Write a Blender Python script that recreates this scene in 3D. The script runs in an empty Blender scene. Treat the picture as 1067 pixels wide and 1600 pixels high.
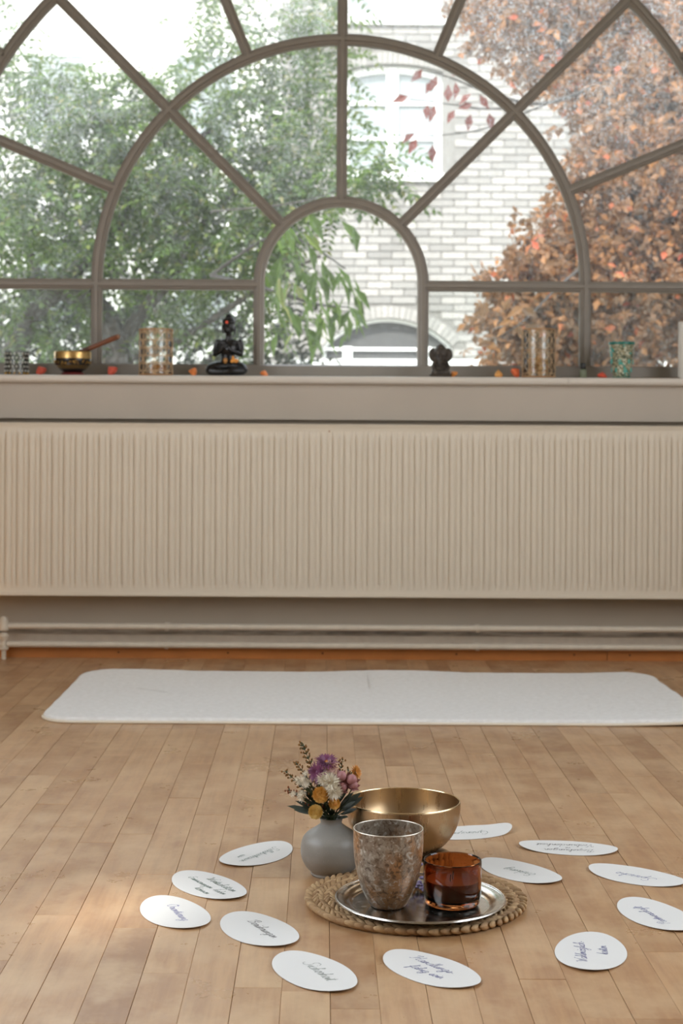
import bpy, bmesh, math, random
from mathutils import Vector, Matrix, Quaternion

# ---------------------------------------------------------------- camera, light, exposure
S = bpy.context.scene
COL = bpy.context.collection
CAM_H, FPX, VX, HY, ROLL = 0.82, 2500.0, 505.0, 670.0, math.radians(0.33)
cam_data = bpy.data.cameras.new('camera')
cam = bpy.data.objects.new('camera', cam_data)
COL.objects.link(cam)
cam_data.sensor_fit = 'VERTICAL'
cam_data.sensor_height = 36.0
cam_data.lens = FPX / 1600 * 36.0
cam_data.shift_x = (533.5 - VX) / 1600
cam_data.shift_y = -(800 - HY) / 1600
cam.matrix_world = Matrix.Translation((0, 0, CAM_H)) @ Matrix.Rotation(math.pi / 2, 4, 'X') @ Matrix.Rotation(ROLL, 4, 'Z')
cam_data.clip_start = 0.05
cam_data.clip_end = 200
cam_data.dof.use_dof = True
cam_data.dof.focus_distance = 2.78
cam_data.dof.aperture_fstop = 7.1
cam_data.dof.aperture_blades = 0
S.camera = cam

S.view_settings.view_transform = 'Standard'
S.view_settings.look = 'None'
S.view_settings.exposure = 0.95
S.view_settings.gamma = 1.0
S.view_settings.use_curve_mapping = False
S.cycles.max_bounces = 10
S.cycles.diffuse_bounces = 5
S.cycles.transparent_max_bounces = 16
S.cycles.use_denoising = True
S.cycles.caustics_reflective = False
S.cycles.caustics_refractive = False
S.cycles.sample_clamp_indirect = 6.0

SKY_STRENGTH = 2.6
world = bpy.data.worlds.new('sky')
S.world = world
world.use_nodes = True
wn = world.node_tree.nodes; wl = world.node_tree.links
bg = wn['Background']
tc = wn.new('ShaderNodeTexCoord'); sep = wn.new('ShaderNodeSeparateXYZ'); mr = wn.new('ShaderNodeMapRange')
rampw = wn.new('ShaderNodeMix'); rampw.data_type = 'RGBA'
wl.new(tc.outputs['Generated'], sep.inputs[0]); wl.new(sep.outputs['Z'], mr.inputs['Value'])
mr.inputs['From Min'].default_value = 0.0; mr.inputs['From Max'].default_value = 0.8
wl.new(mr.outputs['Result'], rampw.inputs[0])
rampw.inputs[6].default_value = (0.98, 0.985, 1.0, 1)
rampw.inputs[7].default_value = (0.76, 0.87, 1.0, 1)
wl.new(rampw.outputs[2], bg.inputs['Color'])
bg.inputs['Strength'].default_value = SKY_STRENGTH

SUN_DIR = Vector((0.28, 0.70, -0.66)).normalized()      # the way the light travels
sun_data = bpy.data.lights.new('sun', 'SUN')
sun_data.energy = 3.2
sun_data.angle = math.radians(2.2)
sun_data.color = (1.0, 0.95, 0.87)
sun = bpy.data.objects.new('sun', sun_data)
COL.objects.link(sun)
sun.rotation_euler = SUN_DIR.to_track_quat('-Z', 'Y').to_euler()

def portal(name, loc, direction, w, h):
    d = bpy.data.lights.new(name, 'AREA')
    d.shape = 'RECTANGLE'; d.size = w; d.size_y = h
    d.cycles.is_portal = True
    o = bpy.data.objects.new(name, d); COL.objects.link(o)
    o.location = loc
    o.rotation_euler = Vector(direction).to_track_quat('-Z', 'Z').to_euler()
    return o
# daylight portals in the openings of the room (they guide the sky light, add none)
portal('daylight_portal', (0.063, 6.12, 2.25), (0, -1, 0), 4.3, 2.5)
portal('daylight_portal', (-2.42, 2.1, 1.9), (1, 0, 0), 3.4, 2.2)
portal('daylight_portal', (2.82, 2.1, 1.9), (-1, 0, 0), 3.4, 2.2)

# ---------------------------------------------------------------- helpers
def lin(c):
    return tuple((v / 12.92 if v <= 0.04045 else ((v + 0.055) / 1.055) ** 2.4) for v in c)
def rgb(r, g, b):
    return lin((r / 255, g / 255, b / 255)) + (1,)

def W(px, py, Y):
    """point of the place at distance Y that shows at a given spot of the frame"""
    dx, dy = px - VX, py - HY
    c, s = math.cos(ROLL), math.sin(ROLL)
    x = dx * c + dy * s
    y = -dx * s + dy * c
    return Vector((x * Y / FPX, Y, CAM_H - y * Y / FPX))

class N:
    """small node helper"""
    def __init__(self, name):
        self.m = bpy.data.materials.new(name); self.m.use_nodes = True
        self.t = self.m.node_tree; self.n = self.t.nodes; self.l = self.t.links
        self.b = self.n['Principled BSDF']; self.out = self.n['Material Output']
    def add(self, typ, **kw):
        nd = self.n.new(typ)
        for k, v in kw.items(): setattr(nd, k, v)
        return nd
    def set(self, nd, **kw):
        for k, v in kw.items():
            nd.inputs[k.replace('_', ' ')].default_value = v
        return nd
    def link(self, a, b): self.l.new(a, b)
    def pos(self, scale=(1, 1, 1), kind='pos'):
        mp = self.add('ShaderNodeMapping'); mp.inputs['Scale'].default_value = scale
        if kind == 'pos':
            g = self.add('ShaderNodeNewGeometry'); self.link(g.outputs['Position'], mp.inputs['Vector'])
        else:
            g = self.add('ShaderNodeTexCoord'); self.link(g.outputs['Object'], mp.inputs['Vector'])
        return mp.outputs[0]
    def noise(self, vec, scale, detail=4, rough=0.55):
        nz = self.add('ShaderNodeTexNoise'); nz.inputs['Scale'].default_value = scale
        nz.inputs['Detail'].default_value = detail; nz.inputs['Roughness'].default_value = rough
        self.link(vec, nz.inputs['Vector']); return nz.outputs['Fac']
    def ramp(self, fac, stops):
        r = self.add('ShaderNodeValToRGB'); e = r.color_ramp.elements
        while len(e) < len(stops): e.new(0.5)
        for i, (p, c) in enumerate(stops):
            e[i].position = p; e[i].color = c if len(c) == 4 else tuple(c) + (1,)
        self.link(fac, r.inputs[0]); return r.outputs[0]
    def mix(self, fac, a, b, mode='MIX'):
        m = self.add('ShaderNodeMix', data_type='RGBA', blend_type=mode)
        for sock, v in ((m.inputs[0], fac), (m.inputs[6], a), (m.inputs[7], b)):
            if hasattr(v, 'is_output'): self.link(v, sock)
            else: sock.default_value = v
        return m.outputs[2]
    def bump(self, h, strength=0.3, dist=0.001):
        b = self.add('ShaderNodeBump'); b.inputs['Strength'].default_value = strength
        b.inputs['Distance'].default_value = dist
        self.link(h, b.inputs['Height']); self.link(b.outputs[0], self.b.inputs['Normal'])
    def rand(self):
        g = self.add('ShaderNodeNewGeometry'); o = self.add('ShaderNodeObjectInfo')
        a = self.add('ShaderNodeMath', operation='ADD'); self.link(g.outputs['Random Per Island'], a.inputs[0]); self.link(o.outputs['Random'], a.inputs[1])
        f = self.add('ShaderNodeMath', operation='FRACT'); self.link(a.outputs[0], f.inputs[0]); return f.outputs[0]

def plain(name, col, rough=0.5, metal=0.0, var=0.0, scale=20, bump=0.0, **kw):
    m = N(name)
    m.b.inputs['Roughness'].default_value = rough; m.b.inputs['Metallic'].default_value = metal
    if var or bump:
        v = m.pos(kind='obj'); f = m.noise(v, scale)
        if var:
            a = tuple(max(0, c * (1 - var)) for c in col[:3]) + (1,); b = tuple(min(1, c * (1 + var)) for c in col[:3]) + (1,)
            m.link(m.ramp(f, [(0.3, a), (0.7, b)]), m.b.inputs['Base Color'])
        else: m.b.inputs['Base Color'].default_value = col
        if bump: m.bump(f, bump, 0.002)
    else: m.b.inputs['Base Color'].default_value = col
    for k, v in kw.items(): m.b.inputs[k.replace('_', ' ')].default_value = v
    return m.m

class G:
    """collects geometry for ONE mesh"""
    def __init__(self): self.v = []; self.f = []
    def add(self, vs, fs, M=None):
        n = len(self.v)
        self.v += [tuple(M @ Vector(p)) if M else tuple(p) for p in vs]
        self.f += [tuple(i + n for i in f) for f in fs]; return self
    def box(self, x0, x1, y0, y1, z0, z1, M=None):
        vs = [(x, y, z) for x in (x0, x1) for y in (y0, y1) for z in (z0, z1)]
        return self.add(vs, [(0, 1, 3, 2), (4, 6, 7, 5), (0, 4, 5, 1), (2, 3, 7, 6), (0, 2, 6, 4), (1, 5, 7, 3)], M)
    def cbox(self, x0, x1, y0, y1, z0, z1, c, M=None):
        """box chamfered round its top edges"""
        vs = [(x0, y0, z0), (x1, y0, z0), (x1, y1, z0), (x0, y1, z0), (x0, y0, z1 - c), (x1, y0, z1 - c), (x1, y1, z1 - c), (x0, y1, z1 - c),
              (x0 + c, y0 + c, z1), (x1 - c, y0 + c, z1), (x1 - c, y1 - c, z1), (x0 + c, y1 - c, z1)]
        fs = [(3, 2, 1, 0), (8, 9, 10, 11)]
        for i in range(4):
            j = (i + 1) % 4; fs += [(i, j, j + 4, i + 4), (i + 4, j + 4, j + 8, i + 8)]
        return self.add(vs, fs, M)
    def lathe(self, prof, seg=48, M=None, closed=False, wob=None):
        vs = []; fs = []; n = len(prof)
        for r, z in prof:
            for k in range(seg):
                a = 2 * math.pi * k / seg; q = r * (wob(a, z) if wob else 1)
                vs.append((q * math.cos(a), q * math.sin(a), z))
        for i in range(n - 1 if not closed else n):
            j = (i + 1) % n
            for k in range(seg):
                l = (k + 1) % seg
                fs.append((i * seg + k, i * seg + l, j * seg + l, j * seg + k))
        if not closed:
            if prof[0][0] > 1e-6: fs.append(tuple(reversed(range(seg))))
            if prof[-1][0] > 1e-6: fs.append(tuple(range((n - 1) * seg, n * seg)))
        return self.add(vs, fs, M)
    def ball(self, c, r, seg=16, ring=10, rot=None):
        r = (r, r, r) if not hasattr(r, '__len__') else r
        vs = [(0, 0, 1)]; fs = []
        for i in range(1, ring):
            t = math.pi * i / ring
            for k in range(seg):
                a = 2 * math.pi * k / seg
                vs.append((math.sin(t) * math.cos(a), math.sin(t) * math.sin(a), math.cos(t)))
        vs.append((0, 0, -1)); L = len(vs) - 1
        for k in range(seg):
            l = (k + 1) % seg
            fs.append((0, 1 + k, 1 + l)); fs.append((L, L - seg + l, L - seg + k))
            for i in range(ring - 2):
                a = 1 + i * seg
                fs.append((a + k, a + seg + k, a + seg + l, a + l))
        M = Matrix.Translation(c) @ (rot.to_4x4() if rot else Matrix.Identity(4)) @ Matrix.Diagonal((*r, 1))
        return self.add(vs, fs, M)
    def tube(self, pts, rad, seg=8, closed=False, cap=True):
        pts = [Vector(p) for p in pts]; n = len(pts)
        rr = rad if hasattr(rad, '__len__') else [rad] * n
        vs = []; fs = []; up = None
        for i, p in enumerate(pts):
            if closed: t = pts[(i + 1) % n] - pts[i - 1]
            else: t = pts[min(i + 1, n - 1)] - pts[max(i - 1, 0)]
            t.normalize()
            if up is None:
                up = Vector((0, 0, 1)) if abs(t.z) < 0.9 else Vector((1, 0, 0))
            s = t.cross(up)
            if s.length < 1e-6: s = t.orthogonal()
            s.normalize(); up = s.cross(t).normalized()
            for k in range(seg):
                a = 2 * math.pi * k / seg
                vs.append(p + (s * math.cos(a) + up * math.sin(a)) * rr[i])
        m = n if closed else n - 1
        for i in range(m):
            j = (i + 1) % n
            for k in range(seg):
                l = (k + 1) % seg
                fs.append((i * seg + k, i * seg + l, j * seg + l, j * seg + k))
        if cap and not closed:
            fs.append(tuple(reversed(range(seg)))); fs.append(tuple(range((n - 1) * seg, n * seg)))
        return self.add(vs, fs)
    def sweep(self, pts, prof, side, closed=False):
        """profile (u,v) swept along pts; u along side x tangent, v along 'side'"""
        pts = [Vector(p) for p in pts]; n = len(pts); k = len(prof); vs = []; fs = []
        side = Vector(side)
        for i, p in enumerate(pts):
            t0 = (pts[i] - pts[i - 1]).normalized() if (i > 0 or closed) else None
            t1 = (pts[(i + 1) % n] - pts[i]).normalized() if (i < n - 1 or closed) else None
            a = t0 or t1; b = t1 or t0
            t = (a + b).normalized(); u = t.cross(side).normalized()
            sc = 1 / max(0.3, t.dot(a))
            for (pu, pv) in prof: vs.append(p + u * pu * sc + side * pv)
        for i in range(n if closed else n - 1):
            j = (i + 1) % n
            for q in range(k):
                w = (q + 1) % k
                fs.append((i * k + q, i * k + w, j * k + w, j * k + q))
        if not closed:
            fs.append(tuple(reversed(range(k)))); fs.append(tuple(range((n - 1) * k, n * k)))
        return self.add(vs, fs)
    def plate(self, outline, y0, y1, M=None):
        """polygon in x,z given thickness along y"""
        n = len(outline)
        vs = [(x, y0, z) for x, z in outline] + [(x, y1, z) for x, z in outline]
        fs = [tuple(range(n)), tuple(reversed(range(n, 2 * n)))]
        for i in range(n):
            j = (i + 1) % n; fs.append((j, i, i + n, j + n))
        return self.add(vs, fs, M)
    def slab(self, outline, z0, z1, M=None):
        n = len(outline)
        vs = [(x, y, z0) for x, y in outline] + [(x, y, z1) for x, y in outline]
        fs = [tuple(reversed(range(n))), tuple(range(n, 2 * n))]
        for i in range(n):
            j = (i + 1) % n; fs.append((i, j, j + n, i + n))
        return self.add(vs, fs, M)
    def mesh(self, name, mats, smooth=False):
        me = bpy.data.meshes.new(name)
        me.from_pydata(self.v, [], self.f)
        for m in (mats if isinstance(mats, (list, tuple)) else [mats]): me.materials.append(m)
        if smooth:
            me.shade_smooth()
            try: me.set_sharp_from_angle(angle=math.radians(38 if smooth is True else smooth))
            except Exception: pass
        me.update(); return me
    def build(self, name, mat, parent=None, smooth=False, loc=None):
        return link(name, self.mesh(name, mat, smooth), parent, loc)

def link(name, me, parent=None, loc=None, rot=None, scale=None):
    o = bpy.data.objects.new(name, me); COL.objects.link(o)
    if parent: o.parent = parent
    if loc is not None: o.location = loc
    if rot is not None: o.rotation_euler = rot
    if scale is not None: o.scale = scale
    return o
def tag(o, label=None, cat=None, group=None, kind=None):
    for k, v in (('label', label), ('category', cat), ('group', group), ('kind', kind)):
        if v: o[k] = v
    return o
def thing(name, loc, label, cat, group=None, rz=0.0):
    o = bpy.data.objects.new(name, None); COL.objects.link(o); o.empty_display_size = 0.02
    o.location = loc; o.rotation_euler = (0, 0, rz)
    return tag(o, label, cat, group)
def struct(name, g, mat, smooth=False, parent=None):
    o = g.build(name, mat, parent, smooth)
    if not parent: o['kind'] = 'structure'
    return o
R = random.Random(7)

# ---------------------------------------------------------------- materials
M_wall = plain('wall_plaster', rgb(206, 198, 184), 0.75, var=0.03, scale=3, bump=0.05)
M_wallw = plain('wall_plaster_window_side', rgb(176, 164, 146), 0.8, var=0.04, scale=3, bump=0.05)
M_apron = plain('apron_paint', rgb(186, 176, 162), 0.5, var=0.03, scale=4, bump=0.03)
M_paint = plain('window_paint', rgb(138, 131, 122), 0.45, var=0.05, scale=14, bump=0.08)
M_sill = plain('sill_paint', rgb(214, 207, 196), 0.35, var=0.03, scale=6, bump=0.04)
M_rad = plain('radiator_enamel', rgb(214, 203, 184), 0.38, var=0.02, scale=5)
M_pipe = plain('pipe_paint', rgb(206, 196, 178), 0.4, var=0.06, scale=30, bump=0.1)

def m_glass_pane():
    m = N('dusty_window_glass')
    v = m.pos()
    big = m.noise(v, 2.2, 4, 0.6); fine = m.noise(v, 95, 2, 0.6); mid = m.noise(m.pos((1, 1, 0.45)), 26, 5, 0.7)
    g = m.add('ShaderNodeNewGeometry'); sx = m.add('ShaderNodeSeparateXYZ'); m.link(g.outputs['Position'], sx.inputs[0])
    up = m.add('ShaderNodeMapRange'); m.link(sx.outputs['Z'], up.inputs['Value'])
    up.inputs['From Min'].default_value = 1.5; up.inputs['From Max'].default_value = 2.4
    up.inputs['To Min'].default_value = 0.055; up.inputs['To Max'].default_value = 0.23
    r1 = m.add('ShaderNodeMapRange'); m.link(fine, r1.inputs['Value']); r1.inputs['From Min'].default_value = 0.42; r1.inputs['From Max'].default_value = 0.75
    r1.inputs['To Min'].default_value = 0.6; r1.inputs['To Max'].default_value = 2.2
    r2 = m.add('ShaderNodeMapRange'); m.link(mid, r2.inputs['Value']); r2.inputs['From Min'].default_value = 0.3; r2.inputs['From Max'].default_value = 0.75
    r2.inputs['To Min'].default_value = 0.5; r2.inputs['To Max'].default_value = 1.6
    r3 = m.add('ShaderNodeMapRange'); m.link(big, r3.inputs['Value']); r3.inputs['From Min'].default_value = 0.3; r3.inputs['From Max'].default_value = 0.7
    r3.inputs['To Min'].default_value = 0.7; r3.inputs['To Max'].default_value = 1.4
    cur = up.outputs[0]
    for r in (r1, r2, r3):
        mm = m.add('ShaderNodeMath', operation='MULTIPLY'); m.link(cur, mm.inputs[0]); m.link(r.outputs[0], mm.inputs[1]); cur = mm.outputs[0]
    tr = m.add('ShaderNodeBsdfTransparent'); tr.inputs[0].default_value = (0.96, 0.985, 0.975, 1)
    gl = m.add('ShaderNodeBsdfGlossy'); gl.inputs['Roughness'].default_value = 0.02
    dust = m.add('ShaderNodeBsdfTranslucent'); dust.inputs[0].default_value = (0.62, 0.63, 0.62, 1)
    fr = m.add('ShaderNodeFresnel'); fr.inputs[0].default_value = 1.45
    x1 = m.add('ShaderNodeMixShader'); m.link(fr.outputs[0], x1.inputs[0]); m.link(tr.outputs[0], x1.inputs[1]); m.link(gl.outputs[0], x1.inputs[2])
    x2 = m.add('ShaderNodeMixShader'); m.link(cur, x2.inputs[0]); m.link(x1.outputs[0], x2.inputs[1]); m.link(dust.outputs[0], x2.inputs[2])
    m.link(x2.outputs[0], m.out.inputs[0]); m.n.remove(m.b)
    return m.m
M_pane = m_glass_pane()

def m_plank():
    m = N('maple_plank')
    r = m.rand()
    cmb = m.add('ShaderNodeCombineXYZ'); mul = m.add('ShaderNodeMath', operation='MULTIPLY'); m.link(r, mul.inputs[0]); mul.inputs[1].default_value = 37.0
    m.link(mul.outputs[0], cmb.inputs[0]); m.link(mul.outputs[0], cmb.inputs[1])
    v = m.pos((22, 1.6, 1)); va = m.add('ShaderNodeVectorMath', operation='ADD'); m.link(v, va.inputs[0]); m.link(cmb.outputs[0], va.inputs[1])
    grain = m.noise(va.outputs[0], 2.2, 6, 0.65)
    v2 = m.pos((7, 5, 1)); vb = m.add('ShaderNodeVectorMath', operation='ADD'); m.link(v2, vb.inputs[0]); m.link(cmb.outputs[0], vb.inputs[1])
    fig = m.noise(vb.outputs[0], 1.4, 4, 0.6)
    base = m.ramp(r, [(0.0, rgb(156, 114, 74)), (0.25, rgb(180, 138, 96)), (0.7, rgb(194, 154, 112)), (1.0, rgb(170, 126, 84))])
    c = m.mix(m.ramp(grain, [(0.40, (0, 0, 0)), (0.68, (0.55, 0.55, 0.55))]), base, rgb(146, 104, 70))
    c = m.mix(m.ramp(fig, [(0.42, (0, 0, 0)), (0.68, (0.6, 0.6, 0.6))]), c, rgb(208, 176, 136))
    scr = m.noise(m.pos((3, 2, 1)), 3.0, 8, 0.7)
    c = m.mix(m.ramp(scr, [(0.60, (0, 0, 0)), (0.74, (0.22, 0.22, 0.22))]), c, rgb(150, 108, 70))
    m.link(c, m.b.inputs['Base Color'])
    rr = m.ramp(m.noise(m.pos((2, 2, 1)), 2.5, 6, 0.7), [(0.3, (0.24, 0.24, 0.24)), (0.7, (0.42, 0.42, 0.42))])
    m.link(rr, m.b.inputs['Roughness'])
    m.b.inputs['Specular IOR Level'].default_value = 0.5
    m.bump(grain, 0.08, 0.0006)
    return m.m
M_plank = m_plank()
M_batten = plain('oiled_batten', rgb(178, 112, 54), 0.45, var=0.12, scale=8)
# ---------------------------------------------------------------- the room
YW, YG = 5.77, 5.95                 # room face of the window wall, plane of the glass
WX, WZ = 0.063, 1.359               # centre of the fan window's rings
R1, R2, R3, R4 = 0.3045, 0.907, 1.507, 2.11
SILL = 1.007
RX0, RX1, RY0, RZ1 = -2.3, 2.7, -3.0, 3.75

# floor: strip boards laid towards the window
sub = struct('floor', G().box(RX0 - .1, RX1 + .1, RY0 - .1, YW + .02, -0.12, -0.014), plain('floor_gap_dark', rgb(84, 54, 32), 0.8))
PW = 0.0705
def plank_geo(x, y0, y1, wide):
    g = 0.0005 if wide else 0.0001
    return (x + g, x + PW - 0.0002, y0 + 0.0002, y1 - 0.0002)
planks = []; outer = G(); rp = random.Random(3)
i0 = int(math.floor((RX0 - 0.0145) / PW)); i1 = int((RX1) / PW) + 1
for i in range(i0, i1):
    x = 0.0145 + i * PW; y = RY0 - rp.uniform(0, 0.5); wide = (i % 2 == 0)
    while y < YW:
        L = rp.choice((0.35, 0.5, 0.62, 0.74, 0.9, 1.05)) * rp.uniform(0.85, 1.15)
        y1 = min(y + L, YW + 0.01)
        xa, xb, ya, yb = plank_geo(x, y, y1, wide)
        hw = 562 / 2500
        seen = yb > 2.15 and xb > -0.215 * yb - 0.02 and xa < 0.235 * yb + 0.02
        if seen: planks.append((min(yb, 3.2) - max(ya, 2.1) if ya < 3.2 else 0.2 - 0.01 * ya, xa, xb, ya, yb, rp.uniform(-.0003, .0003)))
        else: outer.cbox(xa, xb, ya, yb, -0.016, rp.uniform(-.0002, .0002), 0.0005)
        y = y1
planks.sort(reverse=True)
for k, (s, xa, xb, ya, yb, dz) in enumerate(planks):
    if k < 300:
        cx, cy = (xa + xb) / 2, (ya + yb) / 2
        G().cbox(xa - cx, xb - cx, ya - cy, yb - cy, -0.016, dz, 0.0005).build('plank', M_plank, sub, loc=(cx, cy, 0))
    else: outer.cbox(xa, xb, ya, yb, -0.016, dz, 0.0005)
tag(outer.build('planks', M_plank, sub), kind='stuff')

def wall_with_holes(name, axis, pos, thick, a0, a1, z0, z1, holes, mat):
    """wall along x or y with rectangular openings (a0,a1,z0,z1)"""
    g = G(); cuts = sorted({a0, a1, *[h[0] for h in holes], *[h[1] for h in holes]})
    for c0, c1 in zip(cuts, cuts[1:]):
        zs = sorted([(h[2], h[3]) for h in holes if h[0] <= c0 and h[1] >= c1])
        z = z0
        for b0, b1 in zs + [(z1, z1)]:
            if b0 > z + 1e-6:
                if axis == 'y': g.box(pos, pos + thick, c0, c1, z, b0)
                else: g.box(c0, c1, pos, pos + thick, z, b0)
            z = b1
    return struct(name, g, mat)
wall_with_holes('wall_left', 'y', RX0 - .2, .2, RY0 - .2, YW, -.1, RZ1, [(0.4, 3.8, 0.8, 3.0)], M_wall)
wall_with_holes('wall_right', 'y', RX1, .2, RY0 - .2, YW, -.1, RZ1, [(0.4, 3.8, 0.8, 3.0)], M_wall)
wall_with_holes('wall_back', 'x', RY0 - .2, .2, RX0, RX1, -.1, RZ1, [], M_wall)
g = G(); hx0, hx1, hy0, hy1 = -2.09, -1.87, -1.53, -1.15      # unseen ceiling hole, added to let a sun patch onto the floor
g.box(RX0 - .2, hx0, RY0 - .2, YW + .4, RZ1, RZ1 + .15); g.box(hx1, RX1 + .2, RY0 - .2, YW + .4, RZ1, RZ1 + .15)
g.box(hx0, hx1, RY0 - .2, hy0, RZ1, RZ1 + .15); g.box(hx0, hx1, hy1, YW + .4, RZ1, RZ1 + .15)
struct('ceiling', g, plain('ceiling_paint', rgb(228, 224, 216), .8))
for n_, (a0, a1, z0, z1, ax, p) in enumerate([(.4, 3.8, .8, 3.0, 'y', RX0 - .1), (.4, 3.8, .8, 3.0, 'y', RX1 + .1)]):
    g = G(); w = .06
    for u0, u1, v0, v1 in ((a0, a1, z0, z0 + w), (a0, a1, z1 - w, z1), (a0, a0 + w, z0 + w, z1 - w), (a1 - w, a1, z0 + w, z1 - w), ((a0 + a1) / 2 - .03, (a0 + a1) / 2 + .03, z0 + w, z1 - w)):
        if ax == 'y': g.box(p - .02, p + .02, u0, u1, v0, v1)
        else: g.box(u0, u1, p - .02, p + .02, v0, v1)
    struct('window_%d' % (n_ + 2), g, M_paint)

# window wall with its arched opening
def arch_wall():
    g = G(); n = 48; zs = SILL - 0.03
    ring = [(WX + R4 * math.cos(math.pi * k / n), WZ + R4 * math.sin(math.pi * k / n)) for k in range(n + 1)]
    def outer_pt(x, z):
        dx, dz = x - WX, z - WZ
        t = 1e9
        if dx > 1e-9: t = min(t, (RX1 - WX) / dx)
        if dx < -1e-9: t = min(t, (RX0 - WX) / dx)
        if dz > 1e-9: t = min(t, (RZ1 - WZ) / dz)
        return (WX + dx * t, WZ + dz * t)
    def q(a, b, c, d, y0=YW, y1=YW + .33): g.plate([a, b, c, d], y0, y1)
    for a, b in zip(ring, ring[1:]):
        oa, ob = outer_pt(*a), outer_pt(*b)
        q(a, oa, ob, b)
        if abs(oa[0] - ob[0]) > 1e-4 and abs(oa[1] - ob[1]) > 1e-4:
            cx = RX1 if oa[0] > WX + 1 and oa[1] < RZ1 - 1e-4 else (RX0 if ob[0] < WX and ob[1] < RZ1 - 1e-4 else None)
            if cx is not None: g.plate([oa, (cx, RZ1), ob], YW, YW + .33)
    g.box(RX0, WX - R4, YW, YW + .33, zs, WZ); g.box(WX + R4, RX1, YW, YW + .33, zs, WZ)
    g.box(RX0 - .2, RX1 + .2, YW, YW + .33, -0.1, zs)
    return g
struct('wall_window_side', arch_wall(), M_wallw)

# apron board and sill
struct('trim_1', G().box(RX0, RX1, 5.722, YW, 0.852, 0.981), M_apron)
g = G(); prof = [(5.700, .980), (5.694, .984), (5.690, .990), (5.690, 1.000), (5.694, 1.0055), (5.702, 1.0075), (5.93, 1.0075), (5.93, .980)]
n = len(prof); xs = (RX0, 0.869, 0.8705, RX1)
for x0, x1 in ((RX0, 0.8695), (0.8705, RX1)):
    g.add([(x0, y, z) for y, z in prof] + [(x1, y, z) for y, z in prof], [tuple(range(n)), tuple(reversed(range(n, 2 * n)))] + [((k + 1) % n, k, k + n, (k + 1) % n + n) for k in range(n)])
struct('window_sill', g, M_sill, smooth=True)

# the fan window
win = bpy.data.objects.new('window_1', None); COL.objects.link(win); win['kind'] = 'structure'
BZ = 1.3525; BOT = 1.030; w2 = 0.0205
mprof = [(-w2, .012), (-w2, -.014), (-.0145, -.020), (-.0085, -.0215), (-.0065, -.030), (.0065, -.030), (.0085, -.0215), (.0145, -.020), (w2, -.014), (w2, .012), (.008, .03), (-.008, .03)]
def bar(pts, name, pr=mprof):
    g = G(); g.sweep([(x, YG, z) for x, z in pts], pr, (0, 1, 0))
    return g.build(name, M_paint, win, smooth=25)
mprof2 = [(u * .96, v * .955 if v < 0 else v * .95) for u, v in mprof]
def P2(r, a): return (WX + r * math.cos(math.radians(a)), WZ + r * math.sin(math.radians(a)))
for r in (R1, R2, R3):
    bar([(WX + r, BOT)] + [P2(r, a) for a in range(0, 181, 3)] + [(WX - r, BOT)], 'arched_muntin')
bar([(WX + R4 - .03, BOT)] + [P2(R4 - .03, a) for a in range(0, 181, 3)] + [(WX - R4 + .03, BOT)], 'arched_frame')
for a in (45, 90, 135): bar([P2(R1 + .006, a), P2(R2 - .006, a)], 'radial_muntin', mprof2)
for k in range(1, 8): bar([P2(R2 + .006, 22.5 * k), P2(R3 - .006, 22.5 * k)], 'radial_muntin', mprof2)
for k in (1, 3, 5, 7, 9, 11, 13, 15): bar([P2(R3, 11.25 * k), P2(R4 - .03, 11.25 * k)], 'radial_muntin')
for s in (-1, 1):
    for ra, rb in ((R1, R2), (R2, R3), (R3, R4 - .03)):
        bar([(WX + s * (ra + .006), BZ), (WX + s * (rb - .006), BZ)], 'crossbar', mprof2)
rail = [(-.027, .02), (-.027, -.024), (-.012, -.034), (.022, -.034), (.027, -.026), (.027, .02)]
bar([(WX - R4, BOT), (WX + R4, BOT)], 'bottom_rail', rail)
# panes, one in each opening
def pane(outline):
    cx = sum(p[0] for p in outline) / len(outline); cz = sum(p[1] for p in outline) / len(outline)
    G().plate([(x - cx, z - cz) for x, z in outline], -.0002, .0002).build('pane', M_pane, win, loc=(cx, YG + .006, cz))
def pane_quads(pts_in, pts_out):
    n = len(pts_in); g = G(); cx, cz = pts_in[0]
    v = [(x - cx, 0, z - cz) for x, z in pts_in] + [(x - cx, 0, z - cz) for x, z in pts_out]
    g.add(v, [(k, k + 1, n + k + 1, n + k) for k in range(n - 1)])
    g.build('pane', M_pane, win, loc=(cx, YG + .006, cz))
e = .0
def arc(r, a0, a1, n=14): return [P2(r, a0 + (a1 - a0) * k / n) for k in range(n + 1)]
g0 = [(WX - R1, BOT)] + [P2(R1, 180 - a) for a in range(0, 181, 9)] + [(WX + R1, BOT)]
top = g0[1:-1]; pane_quads([(x, BOT) for x, z in top], top)
def sector(ra, rb, a0, a1): pane_quads(arc(ra, a0, a1), arc(rb, a0, a1))
for a in (0, 45, 90, 135): sector(R1, R2, a, a + 45)
for k in range(8): sector(R2, R3, 22.5 * k, 22.5 * k + 22.5)
for a0, a1 in [(0, 11.25)] + [(11.25 + 22.5 * k, 33.75 + 22.5 * k) for k in range(7)] + [(168.75, 180)]: sector(R3, R4, a0, a1)
for s in (-1, 1):
    for ra, rb in ((R1, R2), (R2, R3), (R3, R4)):
        x0, x1 = sorted((WX + s * ra, WX + s * rb)); pane([(x0, BOT), (x1, BOT), (x1, WZ), (x0, WZ)])

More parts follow.
